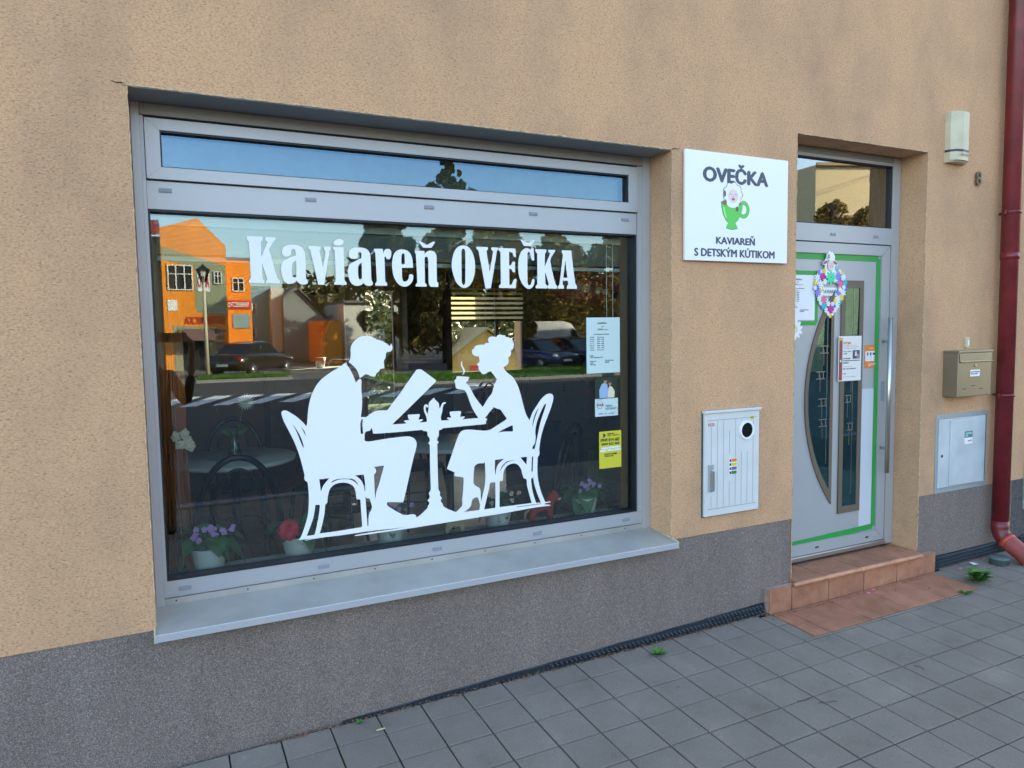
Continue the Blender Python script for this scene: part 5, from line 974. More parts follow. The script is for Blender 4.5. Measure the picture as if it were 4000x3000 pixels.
ch0 = make_chair(); first = True
for (x, y, a, l) in ((.30, .95, 180, 'dark hoop-backed chair nearest the glass, in front of the vase table'), (.42, 2.25, 0, 'dark hoop-backed chair behind the vase table'), (.95, 1.9, -60, 'dark hoop-backed chair at the right side of the vase table, beside the man decal'),
    (1.75, 2.35, 10, 'dark hoop-backed chair behind the middle table'), (2.2, 1.1, 215, 'dark hoop-backed chair at the front right of the middle table'), (1.15, 2.6, 150, 'dark hoop-backed chair before the second row table'), (3.6, 5.4, 190, 'dark hoop-backed chair at the rear table near the pier'), (4.45, 5.6, 140, 'dark hoop-backed chair at the rear table right of the other')):
    c = ch0 if first else dup(ch0); first = False; c.location = (x, y, FZ); c.rotation_euler = (0, 0, R_(a)); c['label'] = l
# vase with gerbera
TZ = FZ + .752
va = thing('flower_vase', 'small glass bottle vase with a pale gerbera on the left cafe table', 'vase', (.36, 1.62, TZ))
MB().lathe([(.035, .001), (.042, .02), (.036, .07), (.018, .12), (.018, .15), (.026, .165)], n=20).put('bottle', M['vase'], va, world=False)
MB().lathe([(.033, .004), (.038, .02), (.034, .05)], n=16).put('water', M['vase'], va, world=False)
s_ = MB(); s_.tube([(0, 0, .02), (.02, 0, .15), (.05, 0, .27), (.075, 0, .335)], .0035, 6); s_.tube([(0, 0, .02), (-.03, 0, .16), (-.10, 0, .32)], .003, 6); s_.put('stem', M['leaf'], va, world=False)
f_ = MB()
for i in range(18):
    a = i * math.pi / 9; f_.add([(.075, -.01, .34), (.075 + .034 * math.cos(a - .15), -.016, .34 + .034 * math.sin(a - .15)), (.075 + .056 * math.cos(a), -.008, .34 + .056 * math.sin(a)), (.075 + .034 * math.cos(a + .15), -.016, .34 + .034 * math.sin(a + .15))], [(0, 1, 2, 3)])
f_.put('flower', M['daisy'], va, world=False); MB().ell((.075, -.018, .34), (.012, .006, .012), 10).put('flower_centre', M['cream2'], va, world=False)
l_ = MB()
for a in (2.6, 3.3, .4): l_.add([(0, 0, .15), (.04 * math.cos(a), .01, .15 + .03 * math.sin(a) + .012), (.09 * math.cos(a), .0, .17), (.04 * math.cos(a), -.01, .14)], [(0, 1, 2, 3)])
l_.put('leaf', M['leaf'], va, world=False)
dl = [(.36 + (.15 + .012 * math.cos(16 * a)) * math.cos(a), 1.66 + (.15 + .012 * math.cos(16 * a)) * math.sin(a), TZ + .001) for a in [2 * math.pi * i / 96 for i in range(96)]]
tag(MB().add(dl, [list(range(96))]).put('lace_doily', mat('blue_grey_lace', (.30, .38, .42), .9)), 'lace doily under the vase on the left cafe table', 'doily')
# pendant lamps
for (x, y, lab) in ((1.18, 3.0, 'charcoal dome pendant lamp right, over the second row of tables'), (.64, 2.9, 'charcoal dome pendant lamp left, beside the orange house reflection')):
    l = thing('pendant_lamp', lab, 'pendant lamp', (x, y, 1.98), 'dome pendant lamps')
    pr = [(.145 * math.cos(a), .145 * math.sin(a) * 1.0) for a in [R_(90) * i / 8 for i in range(9)]]
    MB().lathe(pr[:-1] + [(.01, .146)], n=28).put('shade', M['lampm'], l, world=False); MB().tube([(0, 0, .14), (0, 0, .92)], .003, 6).put('cable', M['black'], l, world=False)
# fringe curtain with roses at the left end
fc = thing('string_curtain', 'copper coloured string curtain hanging at the left end of the window', 'curtain', (-.0, .45, .65)); f_ = MB(); rnd = random.Random(5)
for i in range(70):
    x = rnd.uniform(-.03, .075); y = .42 + rnd.uniform(-.03, .03); f_.tube([(x, y, 2.1), (x + rnd.uniform(-.01, .01), y, 1.35), (x * .8 + rnd.uniform(-.015, .02), y, 1.0), (x + rnd.uniform(-.01, .02), y, .64)], .0016, 4)
f_.put('strings', M['copper'], fc)['kind'] = 'stuff'; MB().tube([(-.05, .42, 2.1), (.12, .42, 2.1)], .008, 8).put('rod', M['dmetal'], fc)
rs = thing('rose_tieback', 'bunch of cream artificial roses tied on the copper string curtain', 'artificial flowers', (.05, .37, 1.22))
for i, (x, z) in enumerate(((0, .02), (.034, .028), (.016, -.018), (.056, -.026), (.046, .0))):
    b_ = MB(); b_.ell((x - .02, -.01 * (i % 2), z), (.011, .012, .011), 8, amp=.3, seed=i)
    for k in range(9): a = k * 2.4 + i; rr = .008 + .0012 * k; b_.ell((x - .02 + rr * math.cos(a), -.01 * (i % 2) - .006 + .001 * k, z + rr * math.sin(a)), (.009, .003, .009), 7, mi=k % 2, amp=.3, seed=k)
    b_.put('rose', [M['cream2'], mat('rose_inner', (.52, .42, .24), .8)], rs, world=False)
# potted plants on the inner sill
def leafy(t, n, r, z0, m, seed, broad=.46):
    n = int(n * 1.7)
    rnd = random.Random(seed)
    lf = MB()
    for i in range(n):
        a = 2 * math.pi * (i * .382) + rnd.uniform(-.3, .3); L = r * rnd.uniform(.45, 1.05); e_ = rnd.uniform(-.5, 1.1); w_ = L * broad; vs = []
        sx, sy = math.cos(a), math.sin(a) * .62
        for s in range(6):
            q = s / 5; ww = w_ * (math.sin(math.pi * (q * .9 + .08)) ** .8) * (.0 if s == 0 else 1) + .002; rr = L * (.25 + .75 * q); zz = z0 + .03 + L * (math.sin(e_) * q - .55 * q * q)
            for sd in (-1, 0, 1): vs.append((rr * sx - sd * ww * sy, rr * sy + sd * ww * sx * .62, zz + abs(sd) * ww * .25))
        lf.add(vs, [(s * 3 + k, s * 3 + k + 1, s * 3 + 4 + k, s * 3 + 3 + k) for s in range(5) for k in (0, 1)], 0, True)
    lf.put('foliage', m, t, world=False)
def blossom(t, x, y, z, r, m, seed, name='blossom'):
    rnd = random.Random(seed); b = MB()
    for k in range(5):
        a = 2 * math.pi * k / 5 + rnd.random(); c = (x + r * .55 * math.cos(a), y - .006, z + r * .55 * math.sin(a)); b.ell(c, (r * .5, .004, r * .5), 8)
    b.put(name, m, t, world=False); MB().ell((x, y - .012, z), (r * .16, .003, r * .16), 6).put('stamen', M['yellow'], t.children[-1] if False else t, world=False)
def pot(x, lab, n, r, fl, flm, seed, h=.115, y=.37):
    t = thing('potted_plant', lab, 'potted plant', (x, y, .6285), 'potted plants on the window sill')
    MB().lathe([(.052, 0), (.055, .004), (.076, h), (.079, h + .004), (.075, h + .004), (.070, h - .012), (.001, h - .012)], n=28).put('pot', M['pot'], t, world=False)
    leafy(t, n, r, h, M['violetleaf'], seed)
    rnd = random.Random(seed)
    if flm == 'crimson':
        for i in range(9): a = i * 2.4; t_ = MB().ell((-.055 + .026 * math.cos(a) * (i > 0), -.085 - .006 * (i % 3), h + .055 + .026 * math.sin(a) * (i > 0)), (.024, .012, .022), 9, amp=.35, seed=i); t_.put('petal', M['crimson'], t, world=False)
    else:
        for i in range(fl + 3): blossom(t, rnd.uniform(-.085, .095), -.05 - rnd.random() * .04, h + .045 + rnd.uniform(0, .06), .0135, M[flm], seed + i)
    return t
pot(.14, 'white pot with lilac violets and broad leaves at the far left of the sill', 26, .165, 13, 'violet', 21)
pot(.52, 'white pot with one deep red bloom beside the decal chair foot', 16, .15, 1, 'crimson', 22)
pot(.955, 'white pot with small lilac flowers under the man decal shoe', 18, .12, 5, 'violet', 23)
pot(1.53, 'white pot with dark ruffled leaves under the woman decal chair', 16, .12, 1, 'blush', 24)
pot(2.055, 'white pot with lilac violets at the right end of the sill', 26, .165, 9, 'violet', 25)
# little red rocking horse and deer
def figurine(x, y, z, s, m, label, name, cat, runner=True):
    t = thing(name, label, cat, (x, y, z)); T = lambda L: [(a * s, b * s) for a, b in L]
    prof = [(-.45, .55), (-.5, .25), (-.42, .0), (-.32, .0), (-.33, .3), (-.1, .42), (.15, .4), (.2, .2), (.3, 0), (.4, 0), (.34, .3), (.36, .55), (.42, .72), (.58, .66), (.64, .74), (.56, .88), (.45, 1.02), (.38, 1.05), (.36, .98), (.2, .88), (.1, .68), (-.2, .66)]
    me = shift(flat([smooth_loop(T(prof), 3)], .22 * s), -.11 * s); b = bmesh.new(); b.from_mesh(me); bmesh.ops.remove_doubles(b, verts=b.verts, dist=1e-5); b.to_mesh(me); b.free(); put('body', me, m, t, world=False)
    if runner:
        for yy in (-.10 * s, .10 * s): MB().tube([(-.75 * s, yy, .14 * s), (-.4 * s, yy, -.0 * s + .03 * s), (0, yy, -.03 * s + .03 * s), (.4 * s, yy, .03 * s), (.7 * s, yy, .12 * s)], .03 * s, 8).put('rocker', M['birch'], t, world=False)
        MB().tube([(-.45 * s, 0, .5 * s), (-.62 * s, 0, .4 * s), (-.66 * s, 0, .12 * s)], [.03 * s, .06 * s, .02 * s], 8).put('tail', M['birch'], t, world=False); MB().box(.55 * s, .64 * s, -.12 * s, .12 * s, .72 * s, .77 * s).put('bridle', M['cream2'], t, world=False)
    return t
figurine(1.80, .38, .63, .165, M['redwood'], 'red toy rocking horse on the inner sill near the right end', 'rocking_horse', 'toy horse')
figurine(1.30, .38, .63, .12, M['birch'], 'pale wooden deer figure on the inner sill below the decal table', 'deer_figure', 'figurine', False)
# polka-dot shade, letters and shapes on the partition, child furniture
ps = thing('polka_dot_shade', 'dark pink lampshade with white dots at the upper right of the window', 'lampshade', (2.42, .95, 1.86))
MB().ell((0, 0, .10), (.24, .24, .15), 28).put('shade', M['pinks'], ps, world=False)
for i in range(22):
    a = i * 2.4; hz = -.8 + 1.6 * ((i * .618) % 1); q = math.sqrt(1 - hz * hz); n_ = Vector((q * math.cos(a), q * math.sin(a), hz)); P_ = Vector((n_.x * .24, n_.y * .24, .10 + n_.z * .15)); nn = Vector((n_.x / .24, n_.y / .24, n_.z / .15)).normalized(); u1 = nn.orthogonal().normalized(); u2 = nn.cross(u1)
    MB().add([tuple(P_ + nn * .004 + u1 * .026 * math.cos(k * .52) + u2 * .026 * math.sin(k * .52)) for k in range(12)], [list(range(12))]).put('dot', M['white'], ps, world=False)
def wl(ch, y, z, m, s=.07):
    me = text(ch, (0, 0, s * .7, s), 0, .02); me.transform(Matrix.Translation((3.299, y, z)) @ Matrix.Rotation(R_(-90), 4, 'Z'))
    tag(put('wall_letter', me, mat('letter_paint', m, .6)), 'felt letter %s on the partition wall right in the window' % ch, 'wall letter', 'coloured letters on the partition wall')
for ch, y, z, m in (('L', 3.43, 1.15, (.02, .02, .02)), ('Č', 2.66, 1.22, (.02, .12, .13)), ('E', 2.75, 1.10, (.03, .10, .03)), ('V', 2.61, 1.09, (.35, .04, .03)), ('M', 2.86, 1.03, (.10, .16, .08)), ('N', 2.70, .98, (.03, .10, .3)), ('G', 3.50, 1.06, (.03, .08, .2)), ('O', 3.15, 1.12, (.15, .1, .05))): wl(ch, y, z, m)
for i, (y, z, m) in enumerate(((2.37, 1.12, 'tea'), (2.41, 1.24, 'gold'), (2.24, 1.11, 'red'), (2.40, .97, 'brown'), (2.25, .98, 'crimson'), (2.36, .90, 'tea'), (2.30, .88, 'gold'), (2.06, .90, 'tea'), (2.33, 1.22, 'tea'))):
    L = [(math.cos(a) * (.045 if k % 2 else .034), math.sin(a) * (.045 if k % 2 == 0 else .034)) for k, a in enumerate([2 * math.pi * k / 6 for k in range(6)])]
    me = flat([L], .004); me.transform(Matrix.Translation((3.293, y, z)) @ Matrix.Rotation(R_(-90), 4, 'Z')); tag(put('wall_shape', me, M[m]), ['tan six-sided felt shape high on the partition wall', 'golden felt shape highest among the wall shapes', 'red felt shape nearest the couple photograph', 'dark brown felt shape below the tan one', 'crimson felt shape in the lower row', 'tan felt shape lowest at the left', 'golden felt shape beside the lowest tan one', 'tan felt shape below the white event card', 'tan felt shape behind the golden one on top'][i], 'wall shape', 'felt shapes on the partition wall')
bb_ = thing('toy_box', 'blue toy box against the partition wall', 'toy box', (3.1, 3.0, FZ)); MB().box(-.18, .18, -.22, .22, .0, .62, bev=.01).put('box', M['blue'], bb_, world=False); MB().box(-.19, .19, -.23, .23, .62, .65, bev=.005).put('rim', M['blue'], bb_, world=False)
def kidchair(x, y, a, lab):
    c = thing('child_chair', lab, 'child chair', (x, y, FZ), 'green child chairs', R_(a)); MB().box(-.17, .17, -.17, .17, .30, .335, bev=.012).put('seat', M['kidgreen'], c, world=False); MB().box(-.17, .17, .14, .165, .45, .72, bev=.01).put('backrest', M['kidgreen'], c, world=False)
    for sx in (-1, 1):
        MB().tube([(sx * .15, .155, 0), (sx * .15, .155, .70)], .016, 8).put('leg', M['wood'], c, world=False); MB().tube([(sx * .14, -.14, 0), (sx * .14, -.14, .30)], .016, 8).put('leg', M['wood'], c, world=False)
kidchair(2.55, 1.15, 200, 'green wooden child chair nearest the right pot'); kidchair(2.95, 1.6, 120, 'green wooden child chair behind the yellow flyer')
# counter with jars and orchid, posts, rear door, rear window with day-night blind
kt = thing('counter', 'brown cafe counter at the back left of the room', 'counter', (1.6, 6.2, FZ)); MB().box(-.5, .5, -.25, .25, 0, 1.02, bev=.01).put('body', M['wood'], kt, world=False); MB().box(-.54, .54, -.29, .29, 1.02, 1.06, bev=.005).put('top', M['ttop'], kt, world=False)
oc = thing('orchid', 'dark pink orchid in a pot on the cafe counter', 'orchid', (1.75, 6.1, FZ + 1.0605)); MB().lathe([(.05, 0), (.065, .13)], n=16).put('pot', M['pot'], oc, world=False); MB().tube([(0, 0, .12), (.02, 0, .4), (.1, 0, .6)], .005, 6).put('stem', M['leaf'], oc, world=False)
for i in range(7): MB().ell((.03 + .03 * i * .6, -.02, .45 + .03 * i), (.035, .015, .03), 8, amp=.2, seed=i).put('bloom', M['crimson'], oc, world=False)
rd = thing('rear_door', 'glazed rear door giving onto the sunny garden', 'rear door', (2.77, YB, FZ)); q = MB()
for a in ((2.521, 2.57, FZ, 2.299), (2.97, 3.019, FZ, 2.299), (2.5705, 2.9695, 2.25, 2.299), (2.5705, 2.9695, FZ, .5)): q.box(a[0], a[1], YB + .02, YB + .08, a[2], a[3])
q.put('frame', M['brown'], rd); MB().quad((2.57, YB + .05, .5), (2.97, YB + .05, .5), (2.97, YB + .05, 2.25), (2.57, YB + .05, 2.25)).put('glass_pane', M['glass'], rd)
rw_ = thing('rear_window', 'rear window behind the striped blind', 'window', (4.44, YB, 1.0)); q = MB()
for a in ((3.801, 3.85, 1.001, 2.299), (5.03, 5.079, 1.001, 2.299), (3.8505, 5.0295, 2.25, 2.299), (3.8505, 5.0295, 1.001, 1.05), (4.58, 4.63, 1.0505, 2.2495)): q.box(a[0], a[1], YB + .02, YB + .08, a[2], a[3])
q.put('frame', M['brown'], rw_); MB().quad((3.85, YB + .05, 1.05), (5.03, YB + .05, 1.05), (5.03, YB + .05, 2.25), (3.85, YB + .05, 2.25)).put('glass_pane', M['glass'], rw_)
dn = thing('day_night_blind', 'striped day-night roller blind half down over the rear window', 'blind', (4.44, YB - .05, 1.78))
MB().box(3.78, 5.10, YB - .08, YB - .02, 2.30, 2.36).put('cassette', M['brown'], dn)
for i in range(7): MB().box(3.79, 5.09, YB - .052, YB - .050, 1.80 + i * .073, 1.80 + i * .073 + .036).put('stripe', M['interior_dark'], dn)
tl = mat('translucent_stripe', (.62, .52, .28), .8); n_, l2, b_ = nodes(tl); tr = n_.new('ShaderNodeBsdfTranslucent'); tr.inputs[0].default_value = (.7, .6, .35, 1); ad = n_.new('ShaderNodeMixShader'); ad.inputs[0].default_value = .6; l2.new(b_.outputs[0], ad.inputs[1]); l2.new(tr.outputs[0], ad.inputs[2]); l2.new(ad.outputs[0], n_['Material Output'].inputs[0])
for i in range(7): MB().quad((3.79, YB - .051, 1.836 + i * .073), (5.09, YB - .051, 1.836 + i * .073), (5.09, YB - .051, 1.873 + i * .073), (3.79, YB - .051, 1.873 + i * .073)).put('sheer_stripe', tl, dn)
# garden behind
struct('garden_ground', MB().quad((-6, YB + .13, .05), (60, YB + .13, .05), (60, 60, .05), (-6, 60, .05)), M['soil'])
def foliage(name, label, cat, boxes, n, size, m, seed, group=None, trunk=None, kind=None):
    """leaf cards filled through ellipsoids (cx,cy,cz,rx,ry,rz)"""
    rnd = random.Random(seed); mb = MB()
    tot = sum(b[3] * b[4] * b[5] for b in boxes)
    for b in boxes:
        for i in range(int(n * b[3] * b[4] * b[5] / tot) + 40):
            while True:
                p_ = Vector((rnd.uniform(-1, 1), rnd.uniform(-1, 1), rnd.uniform(-1, 1)))
                if .35 < p_.length < 1: break
            p_ = Vector((b[0] + p_.x * b[3], b[1] + p_.y * b[4], b[2] + p_.z * b[5])); s = size * rnd.uniform(.5, 1.4)
            u = Vector((rnd.uniform(-1, 1), rnd.uniform(-1, 1), rnd.uniform(-1, 1))).normalized(); v = u.orthogonal().normalized() * .5
            mb.v += [tuple(p_ - u * s), tuple(p_ + v * s), tuple(p_ + u * s), tuple(p_ - v * s)]; k = len(mb.v) - 4; mb.f.append([k, k + 1, k + 2, k + 3]); mb.mi.append(0); mb.sm.append(False)
    if trunk:
        t = thing(name, label, cat, trunk[0][0], group); mb.put('crown', m, t)
        tb = MB(); tb.tube([trunk[0][0], trunk[0][1]], [trunk[1], trunk[1] * .55], 10)
        for i, b in enumerate(boxes[:7]): q0 = Vector(trunk[0][0]).lerp(Vector(trunk[0][1]), .35 + .08 * i); tb.tube([q0, Vector((b[0], b[1], b[2]))], [trunk[1] * .4, .03], 6)
        tb.put('trunk', M['bark'], t); return t
    return tag(mb.put(name, m), label, cat, group, kind)
foliage('garden_hedge', 'sunlit green hedge seen through the rear door and window', 'hedge', [(x, 13 + .3 * math.sin(x), 1.7, 1.0, .7, 1.7 + .3 * math.sin(x * 2.3)) for x in range(1, 15)], 16000, .11, leafmat('sunny_hedge', (.03, .05, .012), (.13, .16, .05)), 5)
foliage('garden_bush', 'pale feathery bush behind the rear door', 'bush', [(4.6, 10.6, 1.7, .8, .6, .9), (4.0, 10.9, 1.2, .6, .5, .7)], 2500, .09, leafmat('pale_bush', (.07, .09, .03), (.24, .25, .11)), 6)
ph = thing('playhouse', 'wooden garden playhouse with shingle roof seen through the rear window', 'playhouse', (5.6, 10.2, .05))
MB().box(-.7, .7, -.5, .5, 0, 1.15).put('wall', M['playwall'], ph, world=False); g = MB(); g.add([(-.7, -.501, 1.15), (.7, -.501, 1.15), (0, -.501, 1.62)], [(0, 1, 2)]); g.put('gable', M['playwall'], ph, world=False)
r_ = MB(); r_.add([(-.85, -.6, 1.08), (0, -.6, 1.68), (0, .6, 1.68), (-.85, .6, 1.08), (-.85, -.6, 1.03), (0, -.6, 1.63), (0, .6, 1.63), (-.85, .6, 1.03)], [(0, 1, 2, 3), (4, 5, 1, 0), (7, 6, 5, 4)[::-1]]); r_.add([(.85, -.6, 1.08), (0, -.6, 1.68), (0, .6, 1.68), (.85, .6, 1.08), (.85, -.6, 1.03), (0, -.6, 1.63)], [(3, 2, 1, 0), (0, 1, 5, 4)]); r_.put('roof', M['playroof'], ph, world=False)
MB().box(-.35, -.1, -.52, -.5, .7, .95).put('window', M['red'], ph, world=False); MB().box(.1, .4, -.52, -.5, .1, .9).put('door', M['tea'], ph, world=False)
gh = thing('garden_house', 'tile-roofed house beyond the garden hedge at the back', 'house', (9, 24, .05))
MB().box(-14, 14, -3, 3, 0, 3.2).put('wall', M['bfacade'], gh, world=False); MB().add([(-14.5, -3.6, 3.0), (14.5, -3.6, 3.0), (14.5, 1, 7.5), (-14.5, 1, 7.5)], [(0, 1, 2, 3)]).put('roof', M['troof'], gh, world=False)
struct('garden_wall', MB().box(-2, 30, 15, 15.3, 0, 1.5), M['bfacade'])

# ================================================================== THE STREET BEHIND THE CAMERA (mirrored in the glass)
ZR = -.22
def rv(px, py, Y): q = at(px * 4000 / 2212, py * 4000 / 2212, Y); return Vector((q.x, .42 - Y, q.z))
struct('road', MB().quad((-60, -26.6, ZR), (80, -26.6, ZR), (80, -4.76, ZR), (-60, -4.76, ZR)), M['asphalt'])
struct('kerb', MB().box(-60, 80, -4.9, -4.72, ZR - .1, -.135, bev=.01), M['kerb'])
struct('far_ground', MB().quad((-150, -220, ZR - .02), (180, -220, ZR - .02), (180, -26.5, ZR - .02), (-150, -26.5, ZR - .02)), mat('pale_asphalt', (.13, .125, .12), .9, var=(2, .2)))
cwk = thing('pedestrian_crossing', 'white zebra crossing stripes on the grey road, mirrored in the window', 'crossing', (4, -18, ZR + .004))
def mirrored_ground(px, py):
    d = ray(px * 4000 / 2212, py * 4000 / 2212); q = CAM + d * ((ZR - CAM.z) / d.z); return (q.x, .464 - q.y, ZR + .004)
for k in range(-3, 8):
    MB().add([mirrored_ground(456 + 72 * k, 876.5 - 3.6 * k), mirrored_ground(493 + 72 * k, 875.3 - 3.6 * k), mirrored_ground(572 + 68 * k, 852.2 - 2.4 * k), mirrored_ground(531 + 68 * k, 853.2 - 2.4 * k)], [(0, 1, 2, 3)]).put('stripe', M['roadpaint'], cwk)
def verge(x0, x1, y0, y1, name='grass_verge', n=9000, seed=1):
    struct('kerb', MB().box(x0 - .12, x1 + .12, y0 - .12, y1 + .12, ZR - .1, ZR + .10, bev=.01), M['kerb'])
    rnd = random.Random(seed); mb = MB(); mb.quad((x0, y0, ZR + .105), (x1, y0, ZR + .105), (x1, y1, ZR + .105), (x0, y1, ZR + .105))
    for i in range(n):
        x, y = rnd.uniform(x0, x1), rnd.uniform(y0, y1); h = rnd.uniform(.05, .2); a = rnd.uniform(0, 6.28); mb.add([(x, y, ZR + .1), (x + .035 * math.cos(a), y + .035 * math.sin(a), ZR + .1), (x + rnd.uniform(-.06, .06), y, ZR + .1 + h)], [(0, 1, 2)])
    tag(mb.put(name, M['grass']), kind='stuff')
verge(7.2, 34, -25.2, -20.6, n=16000); verge(1.2, 4.6, -28.6, -27.1, n=3000, seed=2)
def rect_win(par, x0, x1, z0, z1, y, n=2, fw=.07):
    w_ = MB(); f = [(x0, x0 + fw, z0, z1), (x1 - fw, x1, z0, z1), (x0, x1, z0 - .0, z0 + fw), (x0, x1, z1 - fw, z1)]
    for k in range(1, n): xx = x0 + (x1 - x0) * k / n; f.append((xx - fw / 2, xx + fw / 2, z0, z1))
    f.append((x0, x1, z0 + (z1 - z0) * .62, z0 + (z1 - z0) * .62 + fw * .7))
    for i, a in enumerate(f): w_.box(a[0], a[1], y, y + .05 + .003 * i, a[2], a[3])
    o = w_.put('window', M['winfr'], par); MB().quad((x1, y + .012, z0), (x0, y + .012, z0), (x0, y + .012, z1), (x1, y + .012, z1)).put('pane', M['winpane'], o)
# orange and sage shop building
Y1 = -37.58
ob = thing('orange_building', 'two-storey orange and sage building with gable and awning, mirrored at the left of the window', 'building', (1.6, Y1 - 4, ZR))
front = [(.10, ZR), (3.15, ZR), (3.2, 6.3), (1.87, 7.67), (.10, 7.1)]
b_ = MB(); n = len(front); b_.add([(x, Y1, z) for x, z in front] + [(x, Y1 - 9, z) for x, z in front], [list(range(n)), list(range(2 * n - 1, n - 1, -1))] + [[i, n + i, n + (i + 1) % n, (i + 1) % n] for i in range(n)]); b_.put('wall', M['ofacade'], ob)
def slab(par, name, pts_, y, th, m): return put(name, shift(flatb(pts_, th), y), m, par)
def flatb(pts_, th): 
    me = flat([pts_], th); me.transform(Matrix.Scale(-1, 4, (0, 1, 0))); return me
slab(ob, 'painted_panel', [(.14, 6.15), (3.13, 5.25), (3.13, 2.65), (1.62, 2.85), (1.62, 5.2), (.14, 5.5)], Y1 + .01, .02, M['gfacade']); slab(ob, 'painted_panel', [(.5, ZR), (2.9, ZR), (2.9, 2.0), (.5, 2.15)], Y1 + .012, .02, M['gfacade'])
MB().add([(.1, Y1 + .1, 7.12), (-3.5, Y1 + .1, 6.6), (-3.5, Y1 - 5, 7.9), (.1, Y1 - 5, 8.2), (.1, Y1 + .1, 6.75), (-3.5, Y1 + .1, 6.3)], [(0, 1, 2, 3), (4, 5, 1, 0)]).put('roof', M['rroof'], ob)
MB().box(-5, .09, Y1 - 9, Y1 - .4, ZR, 6.7).put('side_wing', M['gfacade'], ob)
rect_win(ob, .35, 1.55, 3.95, 5.25, Y1 + .02, 3, .06); rect_win(ob, 2.55, 2.95, 4.3, 4.95, Y1 + .03, 2, .05)
for (x0, x1, z0, z1, m) in ((1.75, 2.35, 3.9, 4.9, 'paper'), (.3, .75, 2.9, 3.45, 'paper')): slab(ob, 'sign_board', [(x0, z0), (x1, z0), (x1, z1), (x0, z1)], Y1 + .03, .02, M[m])
def mtext(par, s, x0, x1, z0, z1, y, m):
    me = text(s, (0, 0, x1 - x0, z1 - z0), 0, .02, .01); me.transform(Matrix.Translation((x1, y, z0)) @ Matrix.Rotation(R_(180), 4, 'Z')); put('lettering', me, m, par)
mtext(ob, 'INTERBRICKA', 1.05, 3.0, 2.2, 2.6, Y1 + .03, M['red'])
for k in range(5): mtext(ob, 'PONUKA', 2.45, 3.0, 1.75 - k * .32, 1.9 - k * .32, Y1 + .03, M['red'])
mtext(ob, 'AUTO', 1.78, 2.32, 4.1, 4.7, Y1 + .045, M['red'])
aw = MB(); aw.add([(.75, Y1 + .05, 1.95), (2.45, Y1 + .05, 1.95), (2.45, Y1 + 1.1, 1.45), (.75, Y1 + 1.1, 1.45), (.75, Y1 + 1.1, 1.35), (2.45, Y1 + 1.1, 1.35), (.75, Y1 + .05, 1.35), (2.45, Y1 + .05, 1.35)], [(0, 1, 2, 3), (3, 2, 5, 4), (0, 3, 4, 6), (1, 7, 5, 2), (4, 5, 7, 6)]); aw.put('awning', M['brown'], ob)
MB().box(.95, 2.2, Y1 + .02, Y1 + .06, ZR + .05, 1.3).put('shop_front', M['winpane'], ob)
an = thing('orange_annex', 'lower orange annex with red sign beside the gabled building', 'building', (4, -43, ZR)); MB().box(3.3, 4.75, -46, -41.2, ZR, 5.95).put('wall', M['ofacade'], an); MB().box(3.2, 4.85, -46.1, -41.1, 5.95, 6.05).put('parapet', M['brown'], an)
rect_win(an, 3.75, 4.4, 4.1, 4.9, -41.19, 2, .06); slab(an, 'sign_board', [(3.35, 3.1), (4.7, 3.1), (4.7, 3.6), (3.35, 3.6)], -41.15, .05, M['red']); slab(an, 'sign_board', [(3.7, 2.0), (4.6, 2.0), (4.6, 2.8), (3.7, 2.8)], -41.15, .05, M['blfacade']); mtext(an, 'PAPIERNICTVO', 3.45, 4.6, 3.2, 3.5, -41.09, M['white'])
def house(name, label, px0, px1, pyt, Y, m, depth=6, gable=None, win=(), roof=None, pe=None):
    a, b_ = rv(px0, pyt, Y), rv(px1, pe or pyt, Y); t = thing(name, label, 'building', ((a.x + b_.x) / 2, a.y - depth / 2, ZR))
    if gable: c = rv(gable[0], gable[1], Y); prof = [(a.x, ZR), (b_.x, ZR), (b_.x, b_.z), (c.x, c.z), (a.x, a.z)]
    else: prof = [(a.x, ZR), (b_.x, ZR), (b_.x, b_.z), (a.x, a.z)]
    n = len(prof); q = MB(); q.add([(x, a.y, z) for x, z in prof] + [(x, a.y - depth, z) for x, z in prof], [list(range(n)), list(range(2 * n - 1, n - 1, -1))] + [[i, n + i, n + (i + 1) % n, (i + 1) % n] for i in range(n)]); q.put('wall', m, t)
    if roof:
        q = MB(); top = prof[2:]
        for (x1_, z1_), (x2_, z2_) in zip(top, top[1:]): q.add([(x1_ + (.2 if x1_ > x2_ else 0), a.y + .25, z1_ + .02), (x2_, a.y + .25, z2_ + .02), (x2_, a.y - depth, z2_ + .02), (x1_, a.y - depth, z1_ + .02), (x1_, a.y + .25, z1_ + .16), (x2_, a.y + .25, z2_ + .16), (x2_, a.y - depth, z2_ + .16), (x1_, a.y - depth, z1_ + .16)], [(0, 1, 5, 4), (4, 5, 6, 7), (3, 2, 1, 0), (1, 2, 6, 5), (0, 4, 7, 3)])
        q.put('roof', roof, t)
    for w_ in win:
        p0, p1 = rv(w_[0], w_[1], Y), rv(w_[2], w_[3], Y); rect_win(t, p0.x, p1.x, p1.z, p0.z, a.y + .01, 2, .07)
    return t
house('pale_house', 'pale blue and white narrow house right of the orange annex', 527, 585, 618, 47, M['blfacade'], win=((535, 655, 555, 680), (535, 710, 555, 730)))
house('white_house', 'white house with stone base between blue house and grey gable', 585, 612, 622, 46, M['wfacade'])
house('grey_gable_house', 'grey-green house with steep gable in the window reflection', 612, 703, 645, 45, M['ggable'], gable=(640, 622), roof=M['troof'], pe=688)
house('brown_house', 'large flat-topped brown house behind the grey gable', 645, 740, 622, 54, M['bfacade'], win=((675, 655, 690, 690),))
house('orange_garage', 'small orange building with a wooden door in front of the brown house', 699, 737, 692, 40, M['ofacade'])
